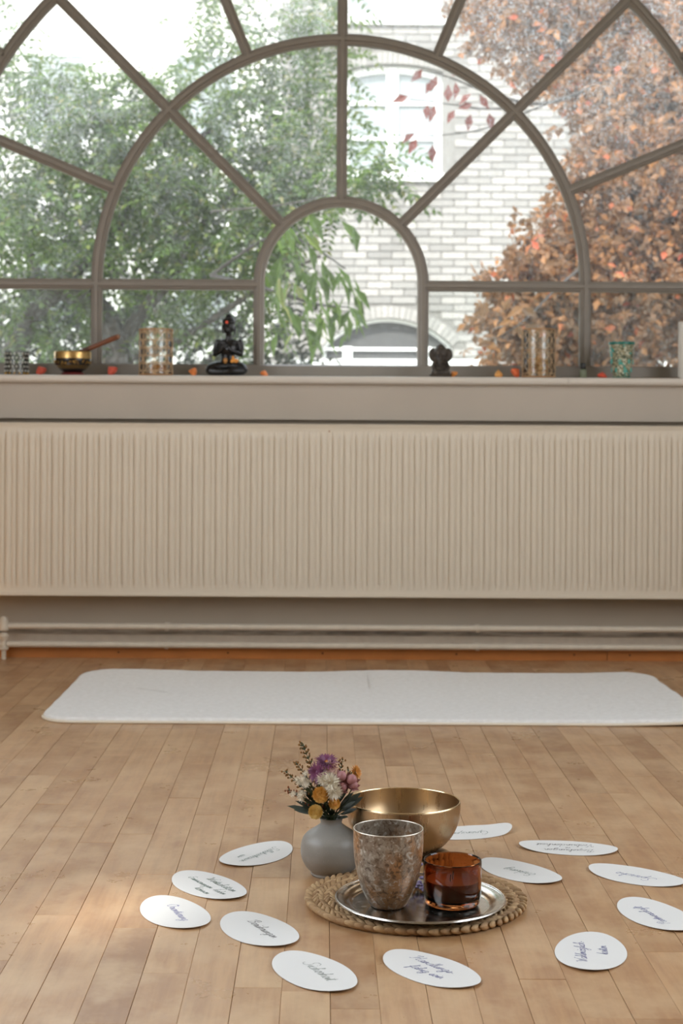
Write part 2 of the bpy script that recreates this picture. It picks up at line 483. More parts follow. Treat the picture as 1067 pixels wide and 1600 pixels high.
# low ledge, batten and pipes under the radiator
struct('baseboard_window_side', G().box(RX0, RX1, 5.738, YW, 0, .097), M_pipe)
bt = bpy.data.objects.new('trim_2', None); COL.objects.link(bt); bt['kind'] = 'structure'
jx = W(948, 1024, 5.70).x
for x0, x1, h in ((RX0, jx - .001, .041), (jx + .001, RX1, .043)):
    pr = [(5.692, 0.0), (5.692, h - .012), (5.697, h - .003), (5.706, h), (5.738, h), (5.738, 0.0)]
    m_ = len(pr); c = (x0 + x1) / 2
    G().add([(x0 - c, y, z) for y, z in pr] + [(x1 - c, y, z) for y, z in pr], [tuple(range(m_)), tuple(reversed(range(m_, 2 * m_)))] + [((k + 1) % m_, k, k + m_, (k + 1) % m_ + m_) for k in range(m_)]).build('batten', M_batten, bt, loc=(c, 0, 0))
ms = plain('dark_screw', rgb(60, 40, 26), .5, .6)
nail = G(); nail.lathe([(.0035, 0), (.003, .0012), (.0012, .0006)], 12, M=Matrix.Rotation(math.pi / 2, 4, 'X')); nme = nail.mesh('screw', ms)
for px in (185, 356, 504, 713, 897, 984):
    link('screw', nme, bt, loc=(W(px, 1022, 5.692).x, 5.6922, .021))
m_dust = N('grimy_wall'); dv = m_dust.pos((1.2, 1, 9)); df = m_dust.noise(dv, 4, 8, .7)
m_dust.link(m_dust.ramp(df, [(.42, rgb(170, 160, 144)), (.62, rgb(112, 102, 90))]), m_dust.b.inputs['Base Color']); m_dust.b.inputs['Roughness'].default_value = .85
struct('trim_3', G().box(RX0, RX1, 5.734, 5.738, .080, .097), m_dust.m)

def pipe(z, label):
    t = thing('heating_pipe', (0, 5.66, z), label, 'pipe', 'heating pipes under the radiator')
    x0 = W(11, 1000, 5.66).x
    G().tube([(x0, 0, 0), (RX1 - .01, 0, 0)], .0112, 16).build('pipe_run', M_pipe, t, smooth=True)
    for x in (-.55, .55, 1.7):
        G().lathe([(.0145, -.006), (.0145, .006)], 16, M=Matrix.Translation((x, 0, 0)) @ Matrix.Rotation(math.pi / 2, 4, 'Y')).build('pipe_clip', M_pipe, t, smooth=True)
        t.children[-1].location = (0, 0, 0)
        G().box(x - .006, x + .006, 0.011, .074, -.004, .004).build('clip_arm', M_pipe, t)
    return t
zp1 = W(505, 980.5, 5.66).z; zp2 = W(505, 1009, 5.66).z
pipe(zp1, 'upper of the two cream painted pipes running along the wall under the radiator')
pipe(zp2, 'lower of the two cream painted pipes, just above the wooden batten')
va = thing('pipe_fitting', (W(6, 990, 5.655).x, 5.655, 0), 'cream painted double pipe fitting at the left end of the two pipes', 'pipe fitting')
g = G(); g.lathe([(.006, zp1 - .018), (.016, zp1 - .015), (.0175, zp1 - .004), (.0135, zp1 + .008), (.016, zp1 + .018), (.013, zp1 + .028), (.007, zp1 + .033)], 20); g.build('upper_union', M_pipe, va, smooth=True)
g = G(); g.lathe([(.010, zp2 - .022), (.0165, zp2 - .018), (.0165, zp2 - .012), (.0095, zp2 - .008), (.0095, zp2 + .014), (.014, zp2 + .019), (.017, zp2 + .03), (.0125, zp2 + .038), (.007, zp2 + .041)], 20); g.build('lower_union', M_pipe, va, smooth=True)
G().tube([(-.6, .01, zp1), (0, .004, zp1)], .0108, 14).build('feed_pipe', M_pipe, va, smooth=True)
G().tube([(-.6, .01, zp2), (0, .004, zp2)], .0108, 14).build('return_pipe', M_pipe, va, smooth=True)
G().tube([(0, 0, 0), (0, 0, zp2 - .018)], .008, 14).build('drop_pipe', M_pipe, va, smooth=True)

# ---------------------------------------------------------------- radiator
rad = thing('radiator', (0, 5.62, 0), 'long cream ribbed panel radiator on the wall under the window sill', 'radiator')
zt, zb = 0.8355, 0.229; rx0, rx1 = -1.75, 1.95
period = 18.28 / 445.0; x_ref = W(410, 700, 5.62).x
def ribs():
    g = G(); per = 14; nper = int((rx1 - rx0) / period) + 1; n = nper * per + 1
    prof = [0.0] * per
    for k in range(per):
        t = k / per
        # dark groove at 0, wide bead, shallow crease at .60, narrow bead
        if t < .58: h = math.sin(math.pi * t / .58) ** .7
        else: h = .30 + .45 * math.sin(math.pi * (t - .58) / .42) if t < .93 else .25
        prof[k] = h
    prof[0] = -.12
    rows = [(zb + .010, 0), (zb + .022, 0), (zb + .03, .15), (zb + .044, .8), (zb + .056, 1), (zt - .056, 1), (zt - .044, .8), (zt - .030, .15), (zt - .022, 0), (zt - .013, 0)]
    start = x_ref - math.ceil((x_ref - rx0) / period) * period
    vs = []
    for z, a in rows:
        for i in range(n): vs.append((start + i * period / per, -.0085 * a * prof[i % per] + .0035 * a * (.45) , z))
    fs = [(r * n + i, r * n + i + 1, (r + 1) * n + i + 1, (r + 1) * n + i) for r in range(len(rows) - 1) for i in range(n - 1)]
    g.add(vs, fs); return g, start, start + (n - 1) * period / per
g, xa, xb = ribs()
g.build('front_panel', M_rad, rad, smooth=60)
g = G(); g.sweep([(xa, 0, zb + .005), (xb, 0, zb + .005)], [(-.006, .012), (-.006, -.001), (-.004, -.004), (.003, -.004), (.005, -.001), (.005, .012)], (0, 1, 0)); g.build('lower_flange', M_rad, rad, smooth=20)
g = G(); g.sweep([(xa, 0, zt - .006), (xb, 0, zt - .006)], [(-.007, .012), (-.007, -.001), (-.005, -.002), (-.001, -.002), (0.0, .0), (.001, -.003), (.006, -.003), (.007, .0), (.007, .012)], (0, 1, 0)); g.build('top_flange', M_rad, rad, smooth=20)
G().box(xa, xb, .07, .10, zb, zt - .01).build('rear_panel', M_rad, rad)
G().box(xa - .003, xa, -.002, .10, zb, zt).build('side_cover', M_rad, rad); G().box(xb, xb + .003, -.002, .10, zb, zt).build('side_cover', M_rad, rad)
g = G(); x = xa
while x < xb: g.box(x, x + .004, .012, .10, zt - .008, zt - .002); x += .022
tag(g.build('top_grille', M_rad, rad), kind='stuff')
G().ball((W(514.5, 674, 5.62).x, -.0005, W(514.5, 674, 5.62).z), (.0028, .0012, .0034), 10, 6).build('rust_spot', plain('rust', rgb(150, 100, 50), .8), rad)
rad.children[-1]['label'] = 'small brown rust spot'

# ---------------------------------------------------------------- fleece rug
def m_fleece():
    m = N('white_fleece'); v = m.pos(); a = m.noise(v, 60, 5, .7); b = m.noise(v, 420, 2, .6)
    m.link(m.ramp(a, [(.3, rgb(232, 230, 225)), (.7, rgb(248, 247, 244))]), m.b.inputs['Base Color'])
    m.b.inputs['Roughness'].default_value = .95; m.b.inputs['Sheen Weight'].default_value = .3
    mm = m.add('ShaderNodeMath', operation='ADD'); m.link(a, mm.inputs[0]); m.link(b, mm.inputs[1]); m.bump(mm.outputs[0], .6, .004)
    return m.m
rug = thing('fleece_mat', (0.15, 4.87, 0), 'long white fleece mat with rounded corners lying in front of the radiator', 'mat')
def rug_outline(hx, hy, r, n=10):
    o = []
    for cx, cy, a0 in ((hx - r, hy - r, 0), (-hx + r, hy - r, 90), (-hx + r, -hy + r, 180), (hx - r, -hy + r, 270)):
        for k in range(n + 1):
            a = math.radians(a0 + 90 * k / n); o.append((cx + r * math.cos(a), cy + r * math.sin(a)))
    # densify the straight sides
    d = []
    for (x0, y0), (x1, y1) in zip(o, o[1:] + o[:1]):
        L = math.hypot(x1 - x0, y1 - y0); q = max(1, int(L / .03))
        for k in range(q): d.append((x0 + (x1 - x0) * k / q, y0 + (y1 - y0) * k / q))
    return d
ol = rug_outline(.935, .435, .10)
def wav(x, y):
    lift = .010 * max(0, math.sin(x * 7 + 1) * .5 + .1) * max(0, y / .435) ** 4
    lift += .020 * max(0, (x - .60) / .33) ** 2 * max(0, min(1, (.42 - y) / .8)) * 0.5
    return lift
g = G(); L = len(ol); rings = [(1.0, .001), (1.0, .011), (.995, .0145), (.985, .0155), (.95, .0155), (.85, .015), (.6, .015), (.3, .0155)]
vs = []
rr = random.Random(4)
for s, z in rings:
    for (x, y) in ol:
        # inset by distance, not by factor
        dd = (1 - s) * .45; xx = x - math.copysign(min(abs(x), dd), x); yy = y - math.copysign(min(abs(y), dd), y)
        ed = .0015 * math.sin(x * 55 + y * 40) if s > .98 else 0
        vs.append((xx + ed, yy + ed + (.003 * math.sin(x * 9) if y > .3 else 0), z + wav(x, y) * (1 if s > .9 else s) + (rr.uniform(0, .0006) if z > .002 else 0)))
fs = []
for r_ in range(len(rings) - 1):
    for k in range(L):
        l = (k + 1) % L; fs.append((r_ * L + k, r_ * L + l, (r_ + 1) * L + l, (r_ + 1) * L + k))
base = (len(rings) - 1) * L; vs.append((0, 0, .0155)); c = len(vs) - 1
fs += [(base + k, base + (k + 1) % L, c) for k in range(L)]; fs.append(tuple(reversed(range(L))))
g.add(vs, fs); g.build('fleece', m_fleece(), rug, smooth=60)
g = G(); pts = [(x * 1.003, y * 1.004 + (.003 * math.sin(x * 9) if y > .3 else 0), .004 + wav(x, y)) for x, y in ol]
g.tube(pts, .0042, 8, closed=True); g.build('bound_edge', plain('rug_binding', rgb(226, 216, 196), .8), rug, smooth=True)
# ---------------------------------------------------------------- centre piece on the floor
def smooth_prof(p, n=6):
    """Catmull-Rom through profile points"""
    out = []
    for i in range(len(p) - 1):
        p0 = p[max(i - 1, 0)]; p1 = p[i]; p2 = p[i + 1]; p3 = p[min(i + 2, len(p) - 1)]
        for k in range(n):
            t = k / n
            out.append(tuple(.5 * ((2 * p1[c]) + (-p0[c] + p2[c]) * t + (2 * p0[c] - 5 * p1[c] + 4 * p2[c] - p3[c]) * t * t + (-p0[c] + 3 * p1[c] - 3 * p2[c] + p3[c]) * t ** 3) for c in range(len(p1))))
    out.append(tuple(p[-1])); return out
def crom(p, n=5): return smooth_prof(p, n)

# woven placemat: concentric plaited coils
m_ws = N('water_hyacinth'); v = m_ws.pos(kind='obj'); f_ = m_ws.noise(v, 90, 6, .7); r_ = m_ws.rand()
c1 = m_ws.mix(r_, rgb(158, 124, 86), rgb(200, 168, 124)); c1 = m_ws.mix(m_ws.ramp(f_, [(.35, (0, 0, 0)), (.7, (.55, .55, .55))]), c1, rgb(110, 78, 48))
m_ws.link(c1, m_ws.b.inputs['Base Color']); m_ws.b.inputs['Roughness'].default_value = .75; m_ws.bump(f_, .5, .001)
M_straw = m_ws.m
def plait(g, R_, rad, z, ph=0, c=(0, 0), a0=0, a1=2 * math.pi):
    """a ring of plump overlapping loops in two slanted rows, as in a plaited cord"""
    n = max(9, int((a1 - a0) * R_ / (rad * 1.5)))
    for k in range(n):
        for s in (-1, 1):
            a = a0 + (a1 - a0) * (k + .5 * (s > 0)) / n + ph
            cx, cy = c[0] + (R_ + s * rad * .42) * math.cos(a), c[1] + (R_ + s * rad * .42) * math.sin(a)
            rot = Matrix.Rotation(a + math.pi / 2 + s * .46, 3, 'Z') @ Matrix.Rotation(.22, 3, 'Y')
            j = R.uniform(.92, 1.08)
            g.ball((cx, cy, z + R.uniform(-.0006, .0006)), (rad * 1.62 * j, rad * .50 * j, rad * .55 * j), 10, 6, rot)
MY = 2.77; mx = W(649, 1410, MY).x
mat_ = thing('woven_placemat', (mx, MY, 0), 'round plaited straw placemat on the wooden floor under the silver tray', 'placemat')
for k in range(9):
    r = .1785 - k * .0198; g = G(); plait(g, r, .0112, .0072, R.uniform(0, 6))
    if r > .015: g.build('plaited_coil', M_straw, mat_, smooth=60)

def metal(name, col, rough, sx=1, sy=1, sz=1, sc=30, br=.12, bump=.05):
    m = N(name); v = m.pos((sx, sy, sz), kind='obj'); f = m.noise(v, sc, 5, .6)
    m.b.inputs['Base Color'].default_value = col; m.b.inputs['Metallic'].default_value = 1
    m.link(m.ramp(f, [(.3, (rough - br,) * 3), (.7, (rough + br,) * 3)]), m.b.inputs['Roughness']); m.bump(f, bump, .0005)
    return m
TY = 2.715; TX = W(656.5, 1400, TY).x
m_tr = metal('worn_silver', rgb(206, 202, 196), .20, sc=60, br=.08, bump=.015)
f2 = m_tr.noise(m_tr.pos(kind='obj'), 140, 6, .75); m_tr.link(m_tr.mix(m_tr.ramp(f2, [(.5, (0, 0, 0)), (.72, (.6, .6, .6))]), rgb(212, 208, 202), rgb(140, 130, 118)), m_tr.b.inputs['Base Color'])
tray = thing('silver_tray', (TX, TY, .0145), 'round worn silver tray on the straw placemat holding two candle cups', 'tray')
TR = .1445
pr = smooth_prof([(.001, .0012), (.06, .0012), (.108, .0012), (.1175, .002), (.124, .0065), (.131, .0098), (.1395, .0112), (.1425, .0125), (TR, .0122)], 4) + [(TR + .0006, .011), (TR - .0008, .0098), (.1395, .0092), (.13, .0078), (.122, .003), (.115, 0.0), (.001, 0.0)]
G().lathe(pr, 96, closed=True).build('dish', m_tr.m, tray, smooth=True)
G().tube([(.1425 * math.cos(a * math.pi / 48), .1425 * math.sin(a * math.pi / 48), .0122) for a in range(96)], .0014, 8, closed=True).build('rolled_rim', m_tr.m, tray, smooth=True)
ZT = .0145 + .0012

# mottled tall votive
m_st = N('mercury_glass'); v = m_st.pos(kind='obj'); a = m_st.noise(v, 38, 8, .72); b = m_st.noise(m_st.pos(kind='obj', scale=(1, 1, .7)), 14, 4, .6)
vor = m_st.add('ShaderNodeTexNoise'); vor.inputs['Scale'].default_value = 120; vor.inputs['Detail'].default_value = 7; vor.inputs['Distortion'].default_value = .9; m_st.link(v, vor.inputs['Vector'])
c1 = m_st.ramp(a, [(.30, rgb(84, 68, 54)), (.43, rgb(124, 108, 92)), (.55, rgb(142, 132, 118)), (.72, rgb(176, 166, 152))])
c1 = m_st.mix(m_st.ramp(b, [(.44, (0, 0, 0)), (.56, (.8, .8, .8))]), c1, rgb(158, 112, 66))
c1 = m_st.mix(m_st.ramp(vor.outputs[0], [(.36, (.85, .85, .85)), (.46, (0, 0, 0))]), c1, rgb(84, 66, 50))
c1 = m_st.mix(m_st.ramp(vor.outputs[0], [(.56, (0, 0, 0)), (.66, (.7, .7, .7))]), c1, rgb(192, 188, 178))
m_st.link(c1, m_st.b.inputs['Base Color']); m_st.b.inputs['Roughness'].default_value = .28; m_st.b.inputs['Metallic'].default_value = .15; m_st.bump(a, .15, .0008)
VYc = 2.70; vx = W(606, 1413, VYc).x
vot = thing('candle_holder', (vx, VYc, ZT), 'tall mottled grey brown tapering glass candle holder on the silver tray', 'candle holder')
H_ = W(606, 1294, VYc).z - ZT
o_ = smooth_prof([(.024, 0), (.029, .0015), (.036, .012), (.0465, .035), (.0540, .062), (.0582, .088), (.0592, .108), (.0590, H_)], 5)
i_ = [(.0574, H_), (.0574, .105), (.0560, .085), (.0515, .062), (.044, .036), (.033, .014), (.02, .006), (.0005, .006)]
G().lathe([(.0005, 0)] + o_ + i_, 72).build('body', m_st.m, vot, smooth=True)
G().tube([(.0582 * math.cos(k * math.pi / 36), .0582 * math.sin(k * math.pi / 36), H_) for k in range(72)], .0011, 6, closed=True).build('rim', plain('pale_rim', rgb(205, 196, 180), .25, .4), vot, smooth=True)  # paler, slightly metallic band round the rim

# amber glass with a candle in it
m_am = N('amber_glass'); m_am.b.inputs['Base Color'].default_value = rgb(198, 126, 72)
m_am.b.inputs['Transmission Weight'].default_value = 1; m_am.b.inputs['Roughness'].default_value = .02; m_am.b.inputs['IOR'].default_value = 1.45
AY = 2.712; ax = W(706.5, 1412, AY).x; AH = W(706, 1342.5, AY).z - ZT
amb = thing('amber_glass', (ax, AY, ZT), 'short round amber glass tumbler on the silver tray with a candle inside', 'glass')
o_ = smooth_prof([(.039, .0), (.0445, .0025), (.0475, .010), (.0488, .025), (.0494, AH - .002)], 4) + [(.0488, AH), (.0478, AH)]
i_ = [(.0462, AH - .002), (.0458, .03), (.0448, .016), (.041, .0105), (.0005, .0095)]
G().lathe([(.0005, 0.0)] + o_ + i_, 72).build('cup', m_am.m, amb, smooth=True)
m_wax = plain('brown_wax', rgb(170, 96, 52), .5, Subsurface_Weight=.2)
cand = thing('candle', (ax, AY, ZT + .0125), 'low brown wax candle inside the amber glass tumbler', 'candle')
G().lathe([(.0005, 0), (.040, 0), (.0435, .006), (.0445, .018), (.0445, .0305), (.040, .0285), (.0005, .028)], 48).build('wax', m_wax, cand, smooth=True)
for x, y in ((-.004, -.008), (.001, .006)): G().tube([(x, y, .028), (x, y, .034), (x + .001, y, .040)], .0009, 6).build('wick', plain('burnt_wick', rgb(24, 18, 14), .9), cand)
cand.children[-1].name = 'wick'

# small lilac blossom lying on the tray between the two cups
M_stem = plain('flower_stem', rgb(74, 88, 58), .6); M_leafd = plain('dark_green_leaf', rgb(52, 64, 46), .5, var=.2, scale=60)
M_sage = plain('grey_green_leaf', rgb(98, 106, 82), .6, var=.2, scale=60)
M_lilac = plain('lilac_petals', rgb(150, 134, 168), .6, var=.3, scale=90); M_purp = plain('purple_petals', rgb(120, 62, 96), .55, var=.2, scale=80)
M_yel = plain('yellow_petals', rgb(214, 166, 84), .7, var=.12, scale=120); M_whp = plain('white_petals', rgb(232, 224, 206), .65, var=.04, scale=90)
M_pinkb = plain('pink_bud', rgb(170, 118, 118), .5, var=.15, scale=60); M_orp = plain('orange_petals', rgb(196, 130, 52), .6, var=.15, scale=80)
M_palepink = plain('pale_pink_petals', rgb(214, 180, 168), .6, var=.1, scale=80); M_brownbud = plain('brown_bud', rgb(140, 98, 50), .7, var=.3, scale=150)

def petal(g, base, d, up, L, w, curl=0.25, seg=3):
    d = Vector(d).normalized(); up = Vector(up); s = d.cross(up)
    if s.length < 1e-5: s = d.orthogonal()
    s.normalize(); n = s.cross(d).normalized(); base = Vector(base); vs = []; fs = []
    ws = [.35, 1.0, .8, .0] if seg == 3 else [.3, .8, 1.0, .8, .0]
    m = len(ws)
    for i, q in enumerate(ws):
        t = i / (m - 1); c = base + d * (L * t) + n * (L * curl * t * t)
        if q == 0: vs.append(c)
        else: vs += [c - s * w * q / 2, c + s * w * q / 2 ]
    for i in range(m - 2): fs.append((2 * i, 2 * i + 1, 2 * i + 3, 2 * i + 2))
    fs.append((2 * (m - 2), 2 * (m - 2) + 1, len(vs) - 1)); fs = [f for f in fs if max(f) < len(vs)]
    # last quad index fix
    fs = []
    for i in range(m - 2): fs.append((2 * i, 2 * i + 1, 2 * i + 3, 2 * i + 2))
    fs.append((2 * (m - 2), 2 * (m - 2) + 1, 2 * (m - 1)))
    g.add(vs, fs)
def fib(n):
    for i in range(n):
        z = 1 - 2 * (i + .5) / n; r = math.sqrt(1 - z * z); a = i * 2.39996
        yield Vector((r * math.cos(a), r * math.sin(a), z))
def pompon(r, n=260):
    g = G(); g.ball((0, 0, 0), r * .66, 14, 10)
    for d in fib(n):
        j = Vector((R.uniform(-.2, .2), R.uniform(-.2, .2), R.uniform(-.2, .2)))
        petal(g, d * r * .62, d + j * .5, (j + Vector((.1, .3, 1))), r * R.uniform(.36, .44), r * .17, .25)
    return g
def shaggy(r, n=150, flat=.7):
    g = G(); g.ball((0, 0, 0), (r * .35, r * .35, r * .3), 10, 8)
    for d in fib(n):
        if d.z < -.35: continue
        j = Vector((R.uniform(-.3, .3), R.uniform(-.3, .3), R.uniform(-.2, .2)))
        dd = Vector((d.x, d.y, d.z * flat)) + j * .5
        petal(g, d * r * .2, dd, Vector((0, 0, 1)) + j, r * R.uniform(.7, .95), r * .14, .18)
    return g
def daisy(r, n=26, layers=3, w=.16, tilt=.25, cr=.2):
    g = G()
    for l in range(layers):
        for k in range(n):
            a = 2 * math.pi * (k + .5 * (l % 2)) / n + R.uniform(-.06, .06)
            up = tilt + .35 * l + R.uniform(-.12, .12)
            petal(g, (r * cr * .5 * math.cos(a), r * cr * .5 * math.sin(a), 0), (math.cos(a), math.sin(a), up), (0, 0, 1), r * (1 - .18 * l) * R.uniform(.85, 1.05), r * w, -.12)
    return g
VY2 = 2.945; vx2 = W(517, 1366, VY2).x
m_v = N('grey_stoneware'); sp = m_v.noise(m_v.pos(kind='obj'), 700, 2, .5); lg = m_v.noise(m_v.pos(kind='obj'), 25, 3)
m_v.link(m_v.mix(m_v.ramp(sp, [(.66, (0, 0, 0)), (.72, (.5, .5, .5))]), m_v.ramp(lg, [(.3, rgb(132, 128, 121)), (.7, rgb(144, 140, 133))]), rgb(186, 180, 170)), m_v.b.inputs['Base Color'])
m_v.b.inputs['Roughness'].default_value = .42; m_v.bump(sp, .05, .0005)
vase = thing('vase', (vx2, VY2, 0), 'squat matt grey stoneware vase of flowers standing on the floor', 'vase')
o_ = smooth_prof([(.0355, 0), (.0372, .003), (.0375, .007), (.0450, .0145), (.0532, .029), (.0557, .041), (.0558, .053), (.0528, .066), (.045, .0765), (.0315, .0855), (.0212, .093), (.0196, .0965), (.0205, .1015), (.0228, .105)], 5)
i_ = [(.0212, .1045), (.0180, .0965), (.0190, .092), (.03, .082), (.045, .07), (.05, .045), (.035, .012), (.0005, .008)]
G().lathe([(.0005, .002), (.033, .002)] + o_ + i_, 72).build('body', m_v.m, vase, smooth=True)

MOUTH = Vector((vx2, VY2, .100))
def flower_at(px, py, dy, label, name, head, mat, face=(0, -1, .35), grp='flowers in the grey vase', cat='flower', stemr=.0011, extra=None):
    p = W(px, py, VY2 + dy); t = thing(name, p, label, cat, grp)
    q = Vector(face).to_track_quat('Z', 'Y')
    h = head.build('bloom', mat, t, smooth=True); h.rotation_mode = 'QUATERNION'; h.rotation_quaternion = q
    m0 = MOUTH + Vector((R.uniform(-.009, .009), R.uniform(-.009, .009), -.035)) - p
    back = -Vector(face).normalized() * .012
    mid = (m0 + Vector((0, 0, .035)))
    G().tube(crom([tuple(back * .2), tuple(back), tuple(mid), tuple(m0)], 4), stemr, 6).build('stem', M_stem, t, smooth=True)
    if extra: extra(t, q)
    return t
def centre(mat, r, z):
    def f(t, q):
        g = G(); g.ball((0, 0, z), (r, r, r * .5), 12, 8)
        for d in fib(40):
            if d.z > 0: g.ball((d.x * r, d.y * r, z + d.z * r * .5), r * .16, 5, 4)
        o = g.build('flower_centre', mat, t); o.rotation_mode = 'QUATERNION'; o.rotation_quaternion = q
    return f
flower_at(501, 1242, -.035, 'largest yellow pompon flower, in the middle of the grey vase bouquet', 'pompon_flower', pompon(.0155), M_yel)
flower_at(493, 1268.5, -.035, 'pale yellow pompon flower hanging lowest over the vase neck', 'pompon_flower', pompon(.0138), plain('pale_yellow_petals', rgb(216, 184, 108), .7, var=.1, scale=120), (-.3, -1, .1))
flower_at(522.5, 1255.5, -.032, 'small yellow button flower with a darker eye just above the vase mouth', 'pompon_flower', pompon(.0112, 180), M_yel, (.15, -1, .1), extra=centre(M_orp, .003, .0095))
flower_at(556, 1207, -.01, 'orange yellow daisy seen edge-on at the right side of the bouquet', 'daisy', daisy(.0150, 28, 4, .2, .15), M_orp, (.75, -.5, .35))
flower_at(510, 1191, -.01, 'purple aster with pointed petals at the top of the bouquet', 'aster', daisy(.0235, 24, 4, .17, .2), M_purp, (.05, -.45, .9), extra=centre(M_orp, .004, .001))
flower_at(496, 1207, -.018, 'purple aster turned to the left, below the topmost one', 'aster', daisy(.0215, 24, 4, .17, .2), M_purp, (-.6, -.75, .35), extra=centre(M_purp, .004, .001))
flower_at(517, 1223, -.03, 'white ragged chrysanthemum in the middle of the bouquet', 'chrysanthemum', shaggy(.019, 190), M_whp)
flower_at(521, 1237, -.034, 'white ragged chrysanthemum just above the yellow button flower', 'chrysanthemum', shaggy(.017, 170), M_whp, (.2, -1, 0))
flower_at(505, 1217, -.028, 'small white chrysanthemum tucked beneath the purple asters', 'chrysanthemum', shaggy(.014, 130), M_whp, (-.2, -1, .3))
flower_at(516, 1200, -.016, 'pale pink half-open blossom between the purple asters', 'carnation', shaggy(.015, 140, .9), M_palepink, (.1, -.8, .6))
def budhead(r):
    g = G(); g.ball((0, 0, 0), (r, r, r * 1.1), 14, 10)
    for k in range(7):
        a = k * 2 * math.pi / 7
        petal(g, (0, 0, -r * 1.05), (math.cos(a), math.sin(a), -.1), (0, 0, 1), r * 1.7, r * .9, .62, 4)
    return g
for (px, py, r, lab) in ((533.5, 1212.5, .0092, 'dusty pink round bud next to the pale pink blossom'), (549.5, 1218, .0096, 'dusty pink round bud under the orange yellow daisy'),
                         (534.5, 1229.5, .0085, 'dusty pink round bud beside the white chrysanthemums'), (553, 1226.5, .0072, 'smallest dusty pink bud, at the right edge of the bouquet')):
    flower_at(px, py, -.024, lab, 'flower_bud', budhead(r), M_pinkb, (.2, -.7, .6))
# clusters of tiny white blooms on the left
def tinycluster(px, py, dy, n, spread, label):
    p = W(px, py, VY2 + dy); t = thing('white_spray', p, label, 'flower', 'flowers in the grey vase'); st = G()
    m0 = MOUTH - p
    for k in range(n):
        o = Vector((R.gauss(0, spread), R.gauss(0, spread * .7), R.gauss(0, spread * .7)))
        b = shaggy(.0075, 44).build('bloom', M_whp, t, smooth=True, loc=o); b.rotation_euler = (R.uniform(.4, 1.4), R.uniform(-.4, .4), 0)
        st.tube([tuple(o), tuple(o * .4 + m0 * .25), tuple(m0)], .0006, 5)
    st.build('stem', M_stem, t)
tinycluster(477, 1221, -.012, 12, .0075, 'spray of small white blossoms at the left of the bouquet')
tinycluster(470, 1243, -.016, 6, .0060, 'loose lower left spray of tiny white blossoms near the vase neck')
# sprigs with brown buds
def sprig(tip, dy, n, label, mats=(M_sage, M_brownbud), leafl=.0125, side=0):
    p = MOUTH; e_ = W(tip[0], tip[1], VY2 + dy); t = thing('bud_sprig', p, label, 'sprig', 'green filler sprigs in the grey vase')
    a = Vector((0, 0, -.03)); b = Vector((0, 0, .01)); c = (e_ - p); mid = c * .5 + Vector((side * .004, 0, .006))
    path = [Vector(q) for q in crom([tuple(a), tuple(b), tuple(mid), tuple(c)], 8)]
    G().tube(path, [.0011 - .0006 * k / len(path) for k in range(len(path))], 6).build('stem', M_stem, t, smooth=True)
    gl, gb = G(), G(); m = len(path)
    for k in range(n):
        u = .45 + .55 * (k / (n - 1)); q = path[min(m - 1, int(u * (m - 1)))]
        d = (path[min(m - 1, int(u * (m - 1)) + 1)] - path[max(0, int(u * (m - 1)) - 1)]).normalized()
        s = d.orthogonal().normalized(); s = Quaternion(d, R.uniform(0, 6.28)) @ s
        L = leafl * (1.25 - u * .6)
        petal(gl, q, d * .7 + s, d, L, L * .5, .1)
        sp_ = q + (d * .8 + s * .9).normalized() * L * R.uniform(.5, .95)
        gl.tube([tuple(q), tuple(sp_)], .0004, 4); gb.ball(sp_, (.0016, .0016, .0022), 6, 5)
    gl.build('leaves', mats[0], t); gb.build('buds', mats[1], t)
sprig((472, 1162), .0, 76, 'tallest green sprig with tiny brown buds, rising above the bouquet', leafl=.0165)
sprig((463, 1192), .0, 54, 'green sprig with small brown buds, second highest on the left of the bouquet')
sprig((446, 1205), -.005, 56, 'green sprig with small buds, reaching farthest left of the bouquet')
sprig((450, 1234), -.010, 44, 'green sprig tipped with reddish buds low on the left', mats=(M_leafd, plain('red_brown_bud', rgb(132, 70, 40), .7)))
sprig((535, 1188), .01, 28, 'short green sprig peeping out at the top right of the bouquet')
sprig((545, 1203), .01, 26, 'short pale sprig between the pink buds and the orange daisy')
# dark foliage filling the neck
def leafy(label, tips, L, mat):
    t = thing('leaf_stem', MOUTH, label, 'foliage', 'green filler sprigs in the grey vase'); st = G()
    for px, py, dy in tips:
        c = W(px, py, VY2 + dy) - MOUTH; st.tube([(0, 0, -.03), (0, 0, 0), tuple(c * .6 + Vector((0, 0, .002)))], .0008, 5)
        g = G(); petal(g, c * .45, c + Vector((0, 0, -.002)), (0, -.4, 1), max(L, c.length * .66), L * .85, -.15, 4); g.build('leaf', mat, t, smooth=True)
    st.build('stem', M_stem, t)
leafy('dark green leaves spilling over the left rim of the vase', [(478, 1258, -.02), (470, 1250, -.01), (458, 1256, -.015), (484, 1248, -.03), (490, 1252, -.02), (466, 1262, 0), (480, 1236, -.01)], .018, M_leafd)
leafy('dark green leaves in the middle of the vase mouth', [(512, 1272, -.035), (524, 1272, -.035), (505, 1262, -.03), (518, 1264, -.025), (530, 1268, -.03), (536, 1262, -.02), (500, 1274, -.02), (514, 1255, -.012), (540, 1274, -.02)], .016, M_leafd)
leafy('dark green leaves on the right side of the bouquet', [(548, 1252, -.015), (556, 1250, -.01), (552, 1262, -.01), (545, 1240, -.01), (538, 1248, -.02), (556, 1240, 0), (540, 1225, 0), (560, 1245, .0), (528, 1245, -.02)], .018, M_leafd)

